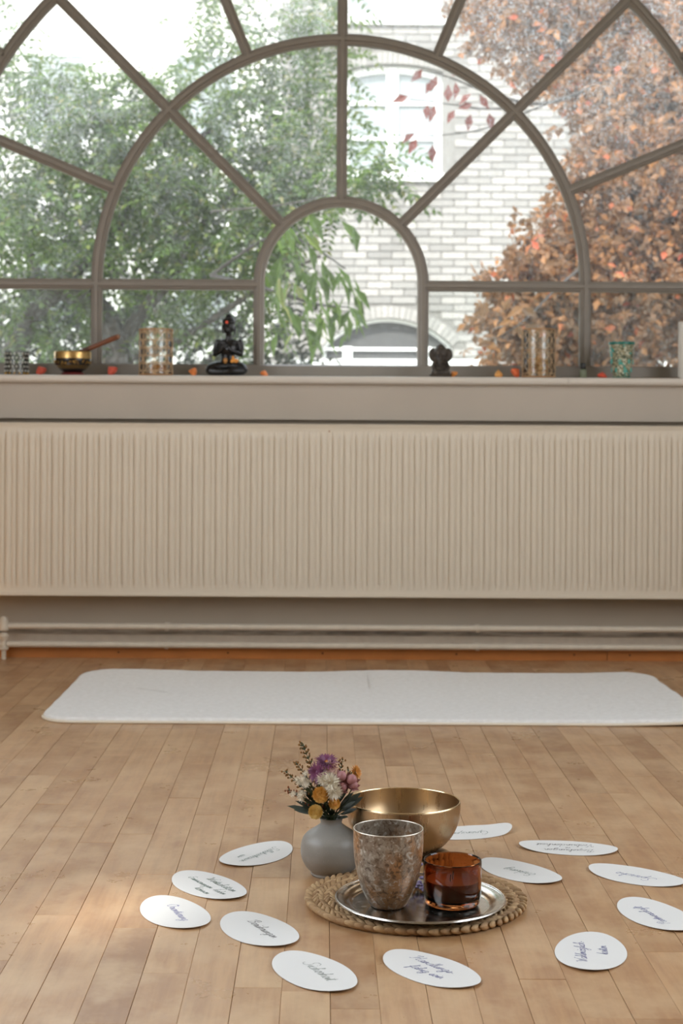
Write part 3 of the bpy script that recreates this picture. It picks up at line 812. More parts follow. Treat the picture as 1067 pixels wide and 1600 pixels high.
# lilac blossom on the tray
lt = W(660, 1372, 2.79); t = thing('lilac_blossom', (lt.x, 2.79, ZT), 'small lilac and white flower head lying on the tray between the two cups', 'flower')
g = G(); rl = random.Random(2)
for k in range(22): g.ball((rl.gauss(0, .012), rl.gauss(0, .008), .005 + abs(rl.gauss(0, .011))), (.0042, .0042, .003), 8, 6)
g.build('florets', M_lilac, t, smooth=True)
g = G()
for k in range(16): g.ball((rl.gauss(0, .016), rl.gauss(0, .008), .004 + abs(rl.gauss(0, .006))), .0035, 8, 6)
g.build('pale_florets', plain('cream_florets', rgb(200, 190, 170), .6), t, smooth=True)
G().tube([(0, 0, .004), (.01, .012, .002), (.02, .025, .0018)], .001, 6).build('stem', M_stem, t)

# rope ring and brass bowl
BYc = 3.0; bx = W(630, 1320, BYc).x
rope = thing('rope_ring', (W(645, 1322, BYc).x, BYc - .005, 0), 'thick twisted straw rope ring on the floor under the brass bowl', 'rope ring')
for s in range(3):
    g = G(); pts = []
    for k in range(180):
        a = 2 * math.pi * k / 180; tw = a * 9 + s * 2 * math.pi / 3
        rr_ = .064 + .0062 * math.cos(tw); pts.append((rr_ * math.cos(a), rr_ * math.sin(a), .0145 + .0062 * math.sin(tw)))
    g.tube(pts, .0078, 10, closed=True); g.build('strand', M_straw, rope, smooth=True)
m_br = metal('brushed_brass', rgb(180, 154, 120), .30, 1, 1, .12, 70, .08, .06)
BR = .1068; zr = W(630, 1251, BYc).z; z0 = .0245
bowl = thing('brass_bowl', (bx, BYc, z0), 'large brushed brass singing bowl on the rope ring behind the tray', 'bowl')
hb = zr - z0
o_ = smooth_prof([(.0005, 0), (.03, .001), (.052, .006), (.074, .018), (.0915, .037), (.1018, .058), (.1062, .078), (BR, hb - .001)], 6)
i_ = [(BR - .0008, hb), (BR - .0028, hb - .0003), (.1035, .078), (.099, .058), (.0885, .039), (.071, .0205), (.05, .009), (.03, .004), (.0005, .003)]
G().lathe(o_ + i_, 128).build('bowl_wall', m_br.m, bowl, smooth=45)
G().tube([((BR - .0016) * math.cos(k * math.pi / 64), (BR - .0016) * math.sin(k * math.pi / 64), hb) for k in range(128)], .0014, 6, closed=True).build('polished_rim', metal('polished_brass', rgb(226, 200, 156), .2).m, bowl, smooth=True)
# ---------------------------------------------------------------- oval word cards on the floor
GL = {  # handwriting strokes: x-height 1, ascenders to 2.1, descenders to -1.1; (advance, [strokes])
'a': (1.15, [[(.85, .85), (.5, 1), (.1, .6), (.15, .1), (.5, 0), (.85, .5), (.9, .95), (.85, .2), (1.0, 0), (1.2, .2)]]),
'b': (1.05, [[(0, .2), (.35, 1.3), (.45, 2.0), (.25, 2.1), (.2, 1.2), (.25, .1), (.6, 0), (.85, .5), (.6, .9), (.9, .8), (1.1, .85)]]),
'c': (.85, [[(.8, .8), (.5, 1), (.1, .6), (.2, .1), (.55, 0), (.9, .2)]]),
'd': (1.15, [[(.85, .85), (.5, 1), (.1, .6), (.15, .1), (.5, 0), (.85, .6), (.98, 2.1), (.85, .3), (1.0, 0), (1.2, .2)]]),
'e': (.85, [[(0, .2), (.45, .5), (.7, .85), (.45, 1), (.15, .6), (.25, .1), (.55, 0), (.9, .2)]]),
'f': (.8, [[(0, .2), (.4, 1.0), (.65, 1.9), (.45, 2.1), (.3, 1.4), (.25, 0), (.15, -1.0), (.35, -.9), (.4, 0), (.8, .2)]]),
'g': (1.1, [[(.8, .85), (.45, 1), (.1, .6), (.15, .1), (.5, .05), (.8, .6), (.85, .95), (.8, 0), (.6, -1.0), (.2, -1.0), (.1, -.6), (1.15, .2)]]),
'h': (1.1, [[(0, .2), (.4, 1.4), (.45, 2.0), (.25, 2.1), (.2, 1.0), (.2, 0), (.35, .7), (.65, 1), (.8, .6), (.85, .1), (1.1, .15)]]),
'i': (.55, [[(0, .2), (.3, .95), (.25, .2), (.4, 0), (.6, .2)], [(.36, 1.4), (.40, 1.5)]]),
'j': (.6, [[(0, .2), (.35, .95), (.3, -.3), (0, -1), (.6, .2)], [(.4, 1.4), (.44, 1.5)]]),
'k': (1.0, [[(0, .2), (.4, 1.6), (.35, 2.1), (.2, 1.4), (.2, 0), (.3, .6), (.7, .95), (.65, .6), (.35, .5), (.75, 0), (1.05, .2)]]),
'l': (.6, [[(0, .2), (.45, 1.5), (.45, 2.1), (.2, 1.7), (.2, .3), (.4, 0), (.65, .2)]]),
'm': (1.6, [[(0, .2), (.2, .95), (.2, 0), (.35, .8), (.6, .95), (.7, 0), (.85, .8), (1.1, .95), (1.25, .1), (1.6, .2)]]),
'n': (1.1, [[(0, .2), (.2, .95), (.2, 0), (.4, .8), (.65, .95), (.8, .1), (1.1, .2)]]),
'ö': (1.0, [[(.5, 1), (.1, .6), (.2, .05), (.6, 0), (.85, .5), (.6, .98), (.6, .8), (1.0, .85)], [(.35, 1.4), (.38, 1.5)], [(.68, 1.4), (.71, 1.5)]]),
'p': (1.05, [[(0, .2), (.25, .95), (.1, -1.0), (.2, .6), (.55, 1), (.85, .6), (.6, .05), (.3, .1), (.8, .1), (1.1, .2)]]),
'r': (.75, [[(0, .2), (.2, 1.05), (.35, .85), (.6, .9), (.5, .3), (.6, 0), (.8, .2)]]),
's': (.75, [[(0, .2), (.4, 1.0), (.6, .4), (.4, 0), (.15, .1), (.8, .2)]]),
't': (.7, [[(0, .2), (.35, 1.8), (.28, .3), (.45, 0), (.75, .2)], [(.05, 1.25), (.65, 1.3)]]),
'u': (1.1, [[(0, .2), (.15, .95), (.15, .2), (.4, 0), (.7, .5), (.78, .95), (.75, .2), (.9, 0), (1.15, .2)]]),
'ü': (1.1, [[(0, .2), (.15, .95), (.15, .2), (.4, 0), (.7, .5), (.78, .95), (.75, .2), (.9, 0), (1.15, .2)], [(.3, 1.4), (.33, 1.55)], [(.65, 1.4), (.68, 1.55)]]),
'v': (.9, [[(0, .8), (.2, .95), (.35, 0), (.7, .95), (.95, .85)]]),
'w': (1.3, [[(0, .8), (.15, .95), (.3, 0), (.6, .8), (.75, 0), (1.1, .95), (1.3, .85)]]),
'ä': (1.15, [[(.85, .85), (.5, 1), (.1, .6), (.15, .1), (.5, 0), (.85, .5), (.9, .95), (.85, .2), (1.0, 0), (1.2, .2)], [(.4, 1.4), (.43, 1.55)], [(.75, 1.4), (.78, 1.55)]]),
'z': (.9, [[(.05, .8), (.35, 1), (.65, .8), (.1, .05), (.45, .1), (.6, -.4), (.3, -.9), (.9, .2)]]),
'o': (1.0, [[(.5, 1), (.1, .6), (.2, .05), (.6, 0), (.85, .5), (.6, .98), (.6, .8), (1.0, .85)]]),
'-': (.6, [[(.1, .5), (.5, .5)]]), '.': (.4, [[(.15, .0), (.2, .05)]]), ' ': (.8, []),
'B': (1.4, [[(-.3, 1.5), (.1, 2.0), (.9, 2.3), (1.2, 1.8), (.8, 1.25), (.5, 1.2), (1.1, 1.0), (1.2, .4), (.7, -.05), (.2, .1)], [(.5, 2.1), (.3, 1.0), (.2, 0), (-.1, .1)]]),
'E': (1.2, [[(1.0, 1.9), (.7, 2.2), (.3, 1.8), (.4, 1.3), (.75, 1.2), (.3, 1.0), (.05, .5), (.3, 0), (.8, 0), (1.2, .3)]]),
'G': (1.7, [[(1.2, 1.9), (.9, 2.25), (.3, 1.9), (.0, 1.0), (.4, .1), (1.0, .2), (1.3, .9), (1.35, 1.1), (1.2, .0), (.9, -.7), (1.4, 0), (1.7, .2)]]),
'H': (1.6, [[(-.4, 1.6), (.2, 2.1), (.4, 2.1), (.3, 1.0), (.1, 0), (-.3, -.1)], [(1.3, 2.2), (1.1, 1.2), (1.05, .1), (1.5, .1)], [(.2, 1.1), (1.15, 1.15)]]),
'L': (1.3, [[(.9, 1.8), (.7, 2.2), (.4, 1.9), (.4, .8), (.1, .05), (.5, .15), (1.3, .1)]]),
'O': (1.5, [[(.8, 2.2), (.2, 1.7), (.1, .6), (.6, 0), (1.2, .6), (1.2, 1.6), (.7, 2.2), (.6, 1.9), (1.4, 1.9)]]),
'P': (1.3, [[(-.3, 1.5), (.1, 2.0), (.9, 2.3), (1.25, 1.8), (.9, 1.2), (.4, 1.1)], [(.5, 2.1), (.3, 1.0), (.15, -.1)]]),
'S': (1.4, [[(1.5, 1.9), (1.1, 2.3), (.5, 2.1), (.45, 1.5), (.9, 1.0), (.9, .3), (.4, -.1), (-.2, .1), (-.3, .5)]]),
'V': (1.3, [[(-.2, 1.7), (.15, 2.1), (.4, 1.6), (.55, 0), (.9, 1.2), (1.3, 2.2), (1.5, 2.1)]]),
'K': (1.4, [[(.3, 2.2), (.25, 1.0), (.1, 0)], [(1.2, 2.1), (.4, 1.1), (.8, .5), (1.1, 0), (1.4, .2)]]),
'W': (1.8, [[(-.4, 1.8), (.0, 2.1), (.2, 1.4), (.35, 0), (.8, 1.6), (1.0, .0), (1.4, 1.4), (1.9, 2.3), (2.1, 2.1)]]),
'A': (1.5, [[(-.2, .0), (.3, .5), (.8, 2.1), (.95, 1.0), (1.1, 0), (1.5, .2)], [(.2, .8), (1.2, .9)]]),
}
def strokes(text, size, slant=.22):
    x = 0; out = []
    for ch in text:
        adv, st = GL[ch]
        for s in st:
            out.append([((x + px + py * slant) * size, py * size) for px, py in s])
        x += adv
    return out, x * size
M_card = plain('card_paper', rgb(226, 225, 222), .7)
INK = {'green': plain('green_ink', rgb(44, 84, 66), .6), 'blue': plain('blue_ink', rgb(66, 70, 140), .6), 'black': plain('black_ink', rgb(46, 42, 46), .6), 'grey': plain('grey_green_ink', rgb(104, 116, 104), .6), 'violet': plain('violet_ink', rgb(92, 92, 160), .6)}
def card(x, y, deg, a, b, rows, ink, tdeg, label, curl=(.0042, .0036), pen=.0011, lift=0):
    """rows: (text, x-height, offset along, offset across) in the text's own frame"""
    t = thing('word_card', (x, y, 0), label, 'card', 'oval white word cards round the centre piece', rz=math.radians(deg))
    def z(u, v): return .0010 + curl[0] * max(0, u / a) ** 3 + curl[1] * max(0, -u / a) ** 3 + lift * max(0, (u / a - .55) / .45) ** 2
    g = G(); n = 64; vs = []; fs = []; fr = [1, .85, .65, .4, .15]
    for top in (1, 0):
        for f in fr:
            for k in range(n):
                w = 2 * math.pi * k / n; wb = 1 + .006 * math.sin(3 * w + x * 40) + .004 * math.sin(5 * w + y * 9)
                u, v_ = a * f * wb * math.cos(w), b * f * wb * math.sin(w); vs.append((u, v_, z(u, v_) - (0 if top else .0006)))
    o = len(fr) * n
    for q in range(len(fr) - 1):
        for k in range(n):
            l = (k + 1) % n
            fs.append((q * n + k, q * n + l, (q + 1) * n + l, (q + 1) * n + k)); fs.append((o + q * n + l, o + q * n + k, o + (q + 1) * n + k, o + (q + 1) * n + l))
    e = (len(fr) - 1) * n; fs.append(tuple(range(e, e + n))); fs.append(tuple(reversed(range(o + e, o + e + n))))
    for k in range(n): l = (k + 1) % n; fs.append((l, k, o + k, o + l))
    g.add(vs, fs); g.build('paper', M_card, t, smooth=50)
    rel = math.radians(tdeg - deg); ca, sa = math.cos(rel), math.sin(rel); g = G()
    for text, size, ox, oy in rows:
        st, wd = strokes(text, size)
        for s in st:
            p = crom(s, 5) if len(s) > 2 else s
            P = []
            for (u, v_) in p:
                u += ox - wd / 2; v_ += oy - size * .5; P.append((u * ca - v_ * sa, u * sa + v_ * ca))
            vs = []
            for i, (u, v_) in enumerate(P):
                u0, v0 = P[max(i - 1, 0)]; u1, v1 = P[min(i + 1, len(P) - 1)]; dx, dy = u1 - u0, v1 - v0; L = math.hypot(dx, dy) or 1
                h = pen / 2 * (.75 + .35 * math.sin(i * .9)); nx, ny = -dy / L * h, dx / L * h
                vs += [(u + nx, v_ + ny, z(u + nx, v_ + ny) + .00025), (u - nx, v_ - ny, z(u - nx, v_ - ny) + .00025)]
            g.add(vs, [(2 * i, 2 * i + 1, 2 * i + 3, 2 * i + 2) for i in range(len(P) - 1)])
    o = g.build('handwriting', INK[ink], t); o['label'] = '%s handwriting' % {'grey': 'faint green', 'violet': 'violet blue'}.get(ink, ink)
CARDS = [
 (-.1281, 3.0785, 60, .096, .057, [('Selbstvertrauen', .0088, 0, .004), ('usw.', .0072, .028, -.018)], 'green', 238, 'oval word card nearest the vase on its left, upside-down green writing', {}),
 (-.205, 2.8679, 123, .098, .054, [('Wertschätzen', .0085, .008, .020), ('Erinnerungen  haben', .0070, 0, -.004), ('können', .0072, .022, -.026)], 'green', 303, 'oval word card with three lines of green writing, left of the vase', {}),
 (-.2506, 2.7063, 114, .095, .054, [('Orientierung', .0088, 0, .004)], 'violet', 292, 'leftmost oval word card, one word in violet blue ink', {}),
 (-.1051, 2.6148, 117, .095, .056, [('Berührungen', .0088, 0, .006)], 'black', 297, 'oval word card with one black word, front left of the placemat', {}),
 (-.0135, 2.4118, 117, .095, .054, [('Sicherheit', .0100, 0, .006)], 'grey', 295, 'oval word card nearest the camera, left one of the front two, faint green word', {}),
 (.1636, 2.4232, 126, .096, .054, [('Handlungs-', .0088, -.012, .014), ('fähig sein', .0082, .004, -.014)], 'blue', 308, 'oval word card in front of the placemat, two lines in blue ink', {}),
 (.4198, 2.504, 78, .092, .056, [('Wahlmöglich-', .0082, 0, .012), ('keiten', .0082, .012, -.022)], 'blue', 84, 'round-looking word card at front right, blue writing running away from the camera', {}),
 (.5633, 2.6951, 108, .095, .054, [('Partnerschaft', .0082, 0, .006)], 'blue', 108, 'oval word card cut by the right edge of the photo, nearer one, blue word', {}),
 (.5757, 2.9321, 141, .095, .054, [('Sprache', .0105, .0, .002)], 'blue', 144, 'oval word card at the right edge of the photo, farther one, upside-down blue word', {}),
 (.4803, 3.1276, 168, .096, .053, [('Beziehungen', .0088, 0, .016), ('vs', .006, .0, .000), ('Verbundenheit', .0090, .004, -.022)], 'black', 176, 'oval word card with black writing in upside-down lines, behind right of the tray', {}),
 (.3646, 2.9603, 126, .095, .054, [('Erdung', .0105, 0, .0)], 'green', 140, 'oval word card just behind the amber glass, one upside-down dark green word', {}),
 (.2962, 3.2478, 21, .095, .052, [('Grenzen', .0110, .0, .002)], 'green', 192, 'oval word card half hidden by the brass bowl, right tip curled up', dict(curl=(.002, .001), lift=.008)),
]
for x, y, dg, a_, b_, rows, ink, td, lab, kw in CARDS: card(x + .0048, y + .00707 * x * y, dg, a_, b_, rows, ink, td, lab, **kw)

# ---------------------------------------------------------------- things on the window sill
SY = 5.765; ZS = SILL + .0006
def sx(px, Y=SY): return W(px, 585, Y).x
def husk(px, r, label, col, Y=SY, lean=0.0, rz=0.0, h=1.15):
    """dried physalis lantern: five-ribbed papery pod with a pointed tip"""
    t = thing('physalis_husk', (sx(px, Y), Y, ZS), label, 'physalis', 'dried physalis husks on the window sill', rz=rz)
    g = G(); n = 30; prof = smooth_prof([(.0005, 0), (.55, .04), (.95, .32), (.98, .6), (.72, 1.0), (.35, 1.3), (.1, 1.5), (.0005, 1.62)], 3)
    vs = []; fs = []
    for q, z in prof:
        for k in range(n):
            a = 2 * math.pi * k / n; w = 1 - .16 * abs(math.sin(a * 2.5)) ** .6
            vs.append((q * r * w * math.cos(a), q * r * w * math.sin(a), z * r * h))
    for i in range(len(prof) - 1):
        for k in range(n): l = (k + 1) % n; fs.append((i * n + k, i * n + l, (i + 1) * n + l, (i + 1) * n + k))
    Mx = Matrix.Translation((0, 0, r * .72 * min(1, abs(lean)))) @ Matrix.Rotation(lean, 4, 'Y') if lean else None
    g.add(vs, fs, Mx); zmin = min(v[2] for v in g.v); g.v = [(x, y, z - zmin) for x, y, z in g.v]
    m = plain('husk', col, .6, var=.18, scale=70, bump=.3, Subsurface_Weight=.0)
    g.build('pod', m, t, smooth=60)
    top = Vector((0, 0, 0)); d = (Matrix.Rotation(lean, 3, 'Y') @ Vector((0, 0, -1)))
    c = (Mx @ Vector((0, 0, 0)) if Mx else Vector((0, 0, 0))) - Vector((0, 0, zmin))
    if lean: G().tube([tuple(c), tuple(c + d * r * .5)], r * .06, 6).build('stalk', plain('dry_stalk', rgb(150, 116, 66), .8), t)
RED, ORG, YEL = rgb(206, 88, 66), rgb(228, 132, 66), rgb(228, 164, 90)
husk(66.5, .0215, 'red physalis husk between the patterned tumbler and the singing bowl', RED, lean=-.5, h=.95)
husk(178.5, .022, 'red physalis husk between the singing bowl and the left cane lantern', RED, lean=-.7, rz=.2, h=.95)
husk(307, .0165, 'orange physalis husk just left of the seated figure, tip pointing left', ORG, lean=-1.35)
husk(411, .0165, 'orange physalis husk just right of the seated figure', ORG, lean=.35, h=.8)
husk(710.5, .0165, 'small orange husk right beside the elephant-headed figure', rgb(226, 140, 58), lean=-.6, h=.8)
husk(778.5, .0155, 'yellow orange husk with its tip upright, left of the right cane lantern', YEL, h=1.2)
husk(801, .0215, 'orange red husk leaning against the right cane lantern', rgb(222, 108, 64), lean=.9, h=.9)
husk(939.5, .0188, 'round red husk between the black-capped bottle and the teal tumbler', rgb(212, 84, 60), lean=.2, h=.75)

# patterned tumbler at the far left
M_clear = N('clear_glass'); M_clear.b.inputs['Base Color'].default_value = (.97, .98, .97, 1); M_clear.b.inputs['Transmission Weight'].default_value = 1; M_clear.b.inputs['Roughness'].default_value = .03; M_clear = M_clear.m
def thinglass(name, col, alpha):
    m = N(name); tr = m.add('ShaderNodeBsdfTransparent'); tr.inputs[0].default_value = col
    gl = m.add('ShaderNodeBsdfGlossy'); gl.inputs['Roughness'].default_value = .05; fr = m.add('ShaderNodeFresnel'); fr.inputs[0].default_value = 1.5
    di = m.add('ShaderNodeBsdfTranslucent'); di.inputs[0].default_value = col
    a = m.add('ShaderNodeMixShader'); m.link(fr.outputs[0], a.inputs[0]); m.link(tr.outputs[0], a.inputs[1]); m.link(gl.outputs[0], a.inputs[2])
    b = m.add('ShaderNodeMixShader'); b.inputs[0].default_value = alpha; m.link(a.outputs[0], b.inputs[1]); m.link(di.outputs[0], b.inputs[2])
    m.link(b.outputs[0], m.out.inputs[0]); return m.m
M_thin = thinglass('thin_glass', (.98, .99, .98, 1), .03)
t = thing('patterned_tumbler', (sx(26), SY, ZS), 'small glass tumbler with a black and white ornament, leftmost on the window sill', 'tumbler')
r, h = .0405, .082
G().lathe([(.0005, 0), (r - .003, 0), (r, .003), (r, h), (r - .002, h), (r - .003, .006), (.0005, .005)], 48).build('glass', M_thin, t, smooth=True)
g = G(); rowsn = 5
def on_cyl(rc, a, z): return (rc * math.sin(a), -rc * math.cos(a), z)
for j in range(rowsn):
    for k in range(18):
        a = 2 * math.pi * (k + .5 * (j % 2)) / 18; z = .010 + j * .0155
        g.tube([on_cyl(r + .0006, a - .11 * math.cos(q * .628), z + .0072 * math.sin(q * .628) + .004) for q in range(10)], .0011, 5, closed=True)
g.build('black_pattern', plain('black_enamel', rgb(32, 34, 32), .4), t)
g = G()
for j in range(rowsn):
    for k in range(18):
        a = 2 * math.pi * (k + .5 * (j % 2)) / 18; z = .014 + j * .0155
        g.ball(on_cyl(r + .0008, a, z), (.0028, .0028, .004), 6, 5)
g.build('white_pattern', plain('white_enamel', rgb(220, 222, 212), .4), t)
g = G()
for k in range(14): a = 2 * math.pi * k / 14; g.ball(on_cyl(r + .0006, a, .006), (.003, .002, .0035), 6, 5)
g.build('gold_dots', plain('gold_enamel', rgb(206, 156, 60), .35, .5), t)

# black and gold singing bowl with mallet on a cushion
bxs = sx(113.5)
t = thing('bowl_cushion', (bxs, SY, ZS), 'flat dark red cushion under the black and gold singing bowl', 'cushion')
G().lathe(smooth_prof([(.0005, 0), (.034, 0), (.041, .004), (.041, .007), (.034, .0095), (.0005, .009)], 3), 32).build('cushion', plain('red_cloth', rgb(110, 34, 30), .8, var=.1), t, smooth=60)
t = thing('singing_bowl', (bxs, SY, ZS + .009), 'black singing bowl with gold band and lettering on the window sill', 'singing bowl')
rb = .0655; hbz = W(113.5, 549.5, SY).z - ZS - .009
G().lathe(smooth_prof([(.0005, 0), (.026, .0005), (.044, .008), (.058, .022), (.0645, .038), (rb, .050)], 5), 64).build('lacquered_body', plain('black_lacquer', rgb(20, 17, 16), .25), t, smooth=True)
M_gold = metal('hammered_gold', rgb(196, 162, 104), .35, sc=80, bump=.2).m
G().lathe([(rb, .050), (rb + .0015, .0505), (rb, .058), (rb + .001, hbz - .003), (rb - .001, hbz), (rb - .0035, hbz), (rb - .003, .05), (.05, .025), (.02, .006), (.0005, .005)], 64).build('gold_band', M_gold, t, smooth=30)
g = G(); rs = random.Random(11)
for k in range(26):
    a0 = 2 * math.pi * k / 26; pts = []
    for q in range(5):
        aa = a0 + rs.uniform(-.09, .09); zz = rs.uniform(.030, .045); pts.append(on_cyl(rb + .0012 - max(0, .046 - zz) * .17, aa, zz))
    g.tube(crom(pts, 4), .0010, 5)
for zz, rr_ in ((.0245, .0600), (.0205, .0572), (.016, .0533)): g.tube([on_cyl(rr_ + .0005, k * math.pi / 30, zz) for k in range(60)], .0006, 5, closed=True)
g.build('gold_lettering', plain('gold_paint', rgb(190, 150, 76), .35, .6), t)
t = thing('mallet', (bxs, SY, ZS + .009), 'reddish brown wooden mallet leaning in the singing bowl', 'mallet')
p1 = W(184, 526, SY - .01) - t.location; p0 = W(122, 552, SY + .01) - t.location; dd = (p1 - p0)
G().tube([tuple(p0 - dd * .28), tuple(p0), tuple(p1 - dd * .02), tuple(p1)], [.0075, .0085, .0095, .0085], 16).build('stick', plain('mallet_wood', rgb(116, 66, 38), .4, var=.15, scale=40), t, smooth=True)
G().ball(p1, .0086, 12, 8).build('end_cap', plain('mallet_end', rgb(150, 112, 84), .5), t, smooth=True)
g = G(); g.tube([tuple(p0 - dd * .2), tuple(p0), tuple(p0 + dd * .28)], [.0100, .0098, .0096], 14); g.build('leather_sleeve', plain('leather', rgb(86, 48, 30), .55), t, smooth=True)

# cane lanterns
M_cane = plain('cane', rgb(206, 176, 138), .55, var=.18, scale=60); M_caned = plain('cane_rim', rgb(176, 132, 84), .55, var=.15, scale=60)
def lantern(px, top, label, fine):
    Yl = SY; r = .0575; t = thing('cane_lantern', (sx(px, Yl), Yl, ZS), label, 'lantern', 'cane-wrapped glass lanterns on the window sill')
    h = W(px, top, Yl).z - ZS
    G().lathe([(.0005, 0), (r - .004, 0), (r, .004), (r, h - .002), (r - .0022, h - .002), (r - .003, .007), (.0005, .006)], 56).build('glass', M_thin, t, smooth=True)
    rc = r + .0016
    for z in (.004, h - .003): G().tube([on_cyl(rc, k * math.pi / 30, z) for k in range(60)], .0026, 8, closed=True).build('cane_hoop', M_caned, t, smooth=True)
    if fine: G().tube([on_cyl(rc, k * math.pi / 30, h * .56) for k in range(60)], .0014, 6, closed=True).build('cane_hoop', M_caned, t, smooth=True)
    nv = 16 if not fine else 18; st = .0011 if not fine else .0008
    g = G()
    for k in range(nv):
        a = 2 * math.pi * (k // 2) / (nv // 2) + (.10 if k % 2 else -.02)
        g.tube([on_cyl(rc, a, .004), on_cyl(rc, a, h - .003)], st, 5)
    tag(g.build('upright_canes', M_cane, t), kind='stuff')
    g = G(); nh = 6 if not fine else 3
    for j in range(nh):
        z = .016 + (h - .03) * j / (nh - 1)
        for dz in (-.0018, .0018): g.tube([on_cyl(rc + .0008, k * math.pi / 24, z + dz) for k in range(48)], st * .8, 5, closed=True)
    tag(g.build('cross_canes', M_cane, t), kind='stuff')
    for sg in (-1, 1):
        g = G(); nd = 8 if not fine else 12
        for k in range(nd):
            a0 = 2 * math.pi * k / nd
            g.tube([on_cyl(rc + .0012, a0 + sg * (h / r) * .78 * q / 16, .004 + (h - .007) * q / 16) for q in range(17)], st * 1.15, 5)
        tag(g.build('slanting_canes', M_cane, t), kind='stuff')
    return t, r, h
t, r, h = lantern(243.5, 514, 'cane-wrapped glass lantern left of the seated figure, open six-sided weave', False)
def chips(px, Yl, label, n, seed, w, ht, dx, col):
    t = thing('orange_chips', (sx(px, Yl) + dx, Yl, ZS + .0075), label, 'decoration'); rs = random.Random(seed); g = G()
    for k in range(n):
        a = rs.uniform(0, 6.28); q = math.sqrt(rs.random()) * w
        g.ball((q * math.cos(a), q * math.sin(a), .007 + rs.random() * ht), (rs.uniform(.006, .010), rs.uniform(.005, .009), rs.uniform(.004, .006)), 6, 4, Matrix.Rotation(rs.uniform(0, 3), 3, 'Z'))
    g.build('chips', plain('amber_chips', col, .5, var=.25, scale=80, Subsurface_Weight=.3), t); t.children[-1]['kind'] = 'stuff'
chips(243.5, SY, 'heap of amber coloured chips inside the left cane lantern', 70, 3, .031, .022, .012, rgb(216, 138, 60))
for dx, lab in ((-.002, 'left one of two white pebbles on the chips in the left lantern'), (.029, 'right one of two white pebbles on the chips in the left lantern')):
    G().ball((0, 0, 0), (.0135, .011, .0085), 14, 10).build('pebble', plain('white_pebble', rgb(232, 222, 200), .5), None, True, loc=(sx(243.5) + dx, SY - .012, ZS + .045))
    tag(bpy.context.collection.objects[-1], lab, 'pebble', 'white pebbles in the left lantern')
t, r, h = lantern(841, 514, 'cane-wrapped glass lantern right of the elephant-headed figure, dense weave with a middle hoop', True)
chips(841, SY, 'heap of dried yellow and brown petals inside the right cane lantern', 150, 5, .040, .055, 0, rgb(214, 160, 92))

# statues: one continuous body each
def body(name, parts, mat, parent, voxel, sm=4):
    g = G()
    for p in parts:
        if p[0] == 'b': g.ball(p[1], p[2], 16, 12, p[3] if len(p) > 3 else None)
        else: g.tube(crom([tuple(q) for q in p[1]], 4) if len(p[1]) > 2 else p[1], ([a for a in [s[0] for s in crom([(x,) for x in p[2]], 4)]] if len(p[1]) > 2 else p[2]), 12); g.ball(p[1][0], p[2][0], 12, 8); g.ball(p[1][-1], p[2][-1], 12, 8)
    o = g.build(name, mat, parent)
    rm = o.modifiers.new('remesh', 'REMESH'); rm.mode = 'VOXEL'; rm.voxel_size = voxel; rm.use_smooth_shade = True
    s = o.modifiers.new('smooth', 'SMOOTH'); s.iterations = sm; s.factor = .5
    return o
M_blk = plain('black_resin', rgb(16, 15, 15), .32, var=.2, scale=60)
k_ = 1 / (14.29 * 434)
def B(cx, cy, y=0.0): return Vector(((cx - 490) * k_, y, (1500 - cy) * k_))
t = thing('seated_figure', (sx(354.3), SY, ZS), 'black seated meditating statue with crossed legs and a red forehead dot', 'statue')
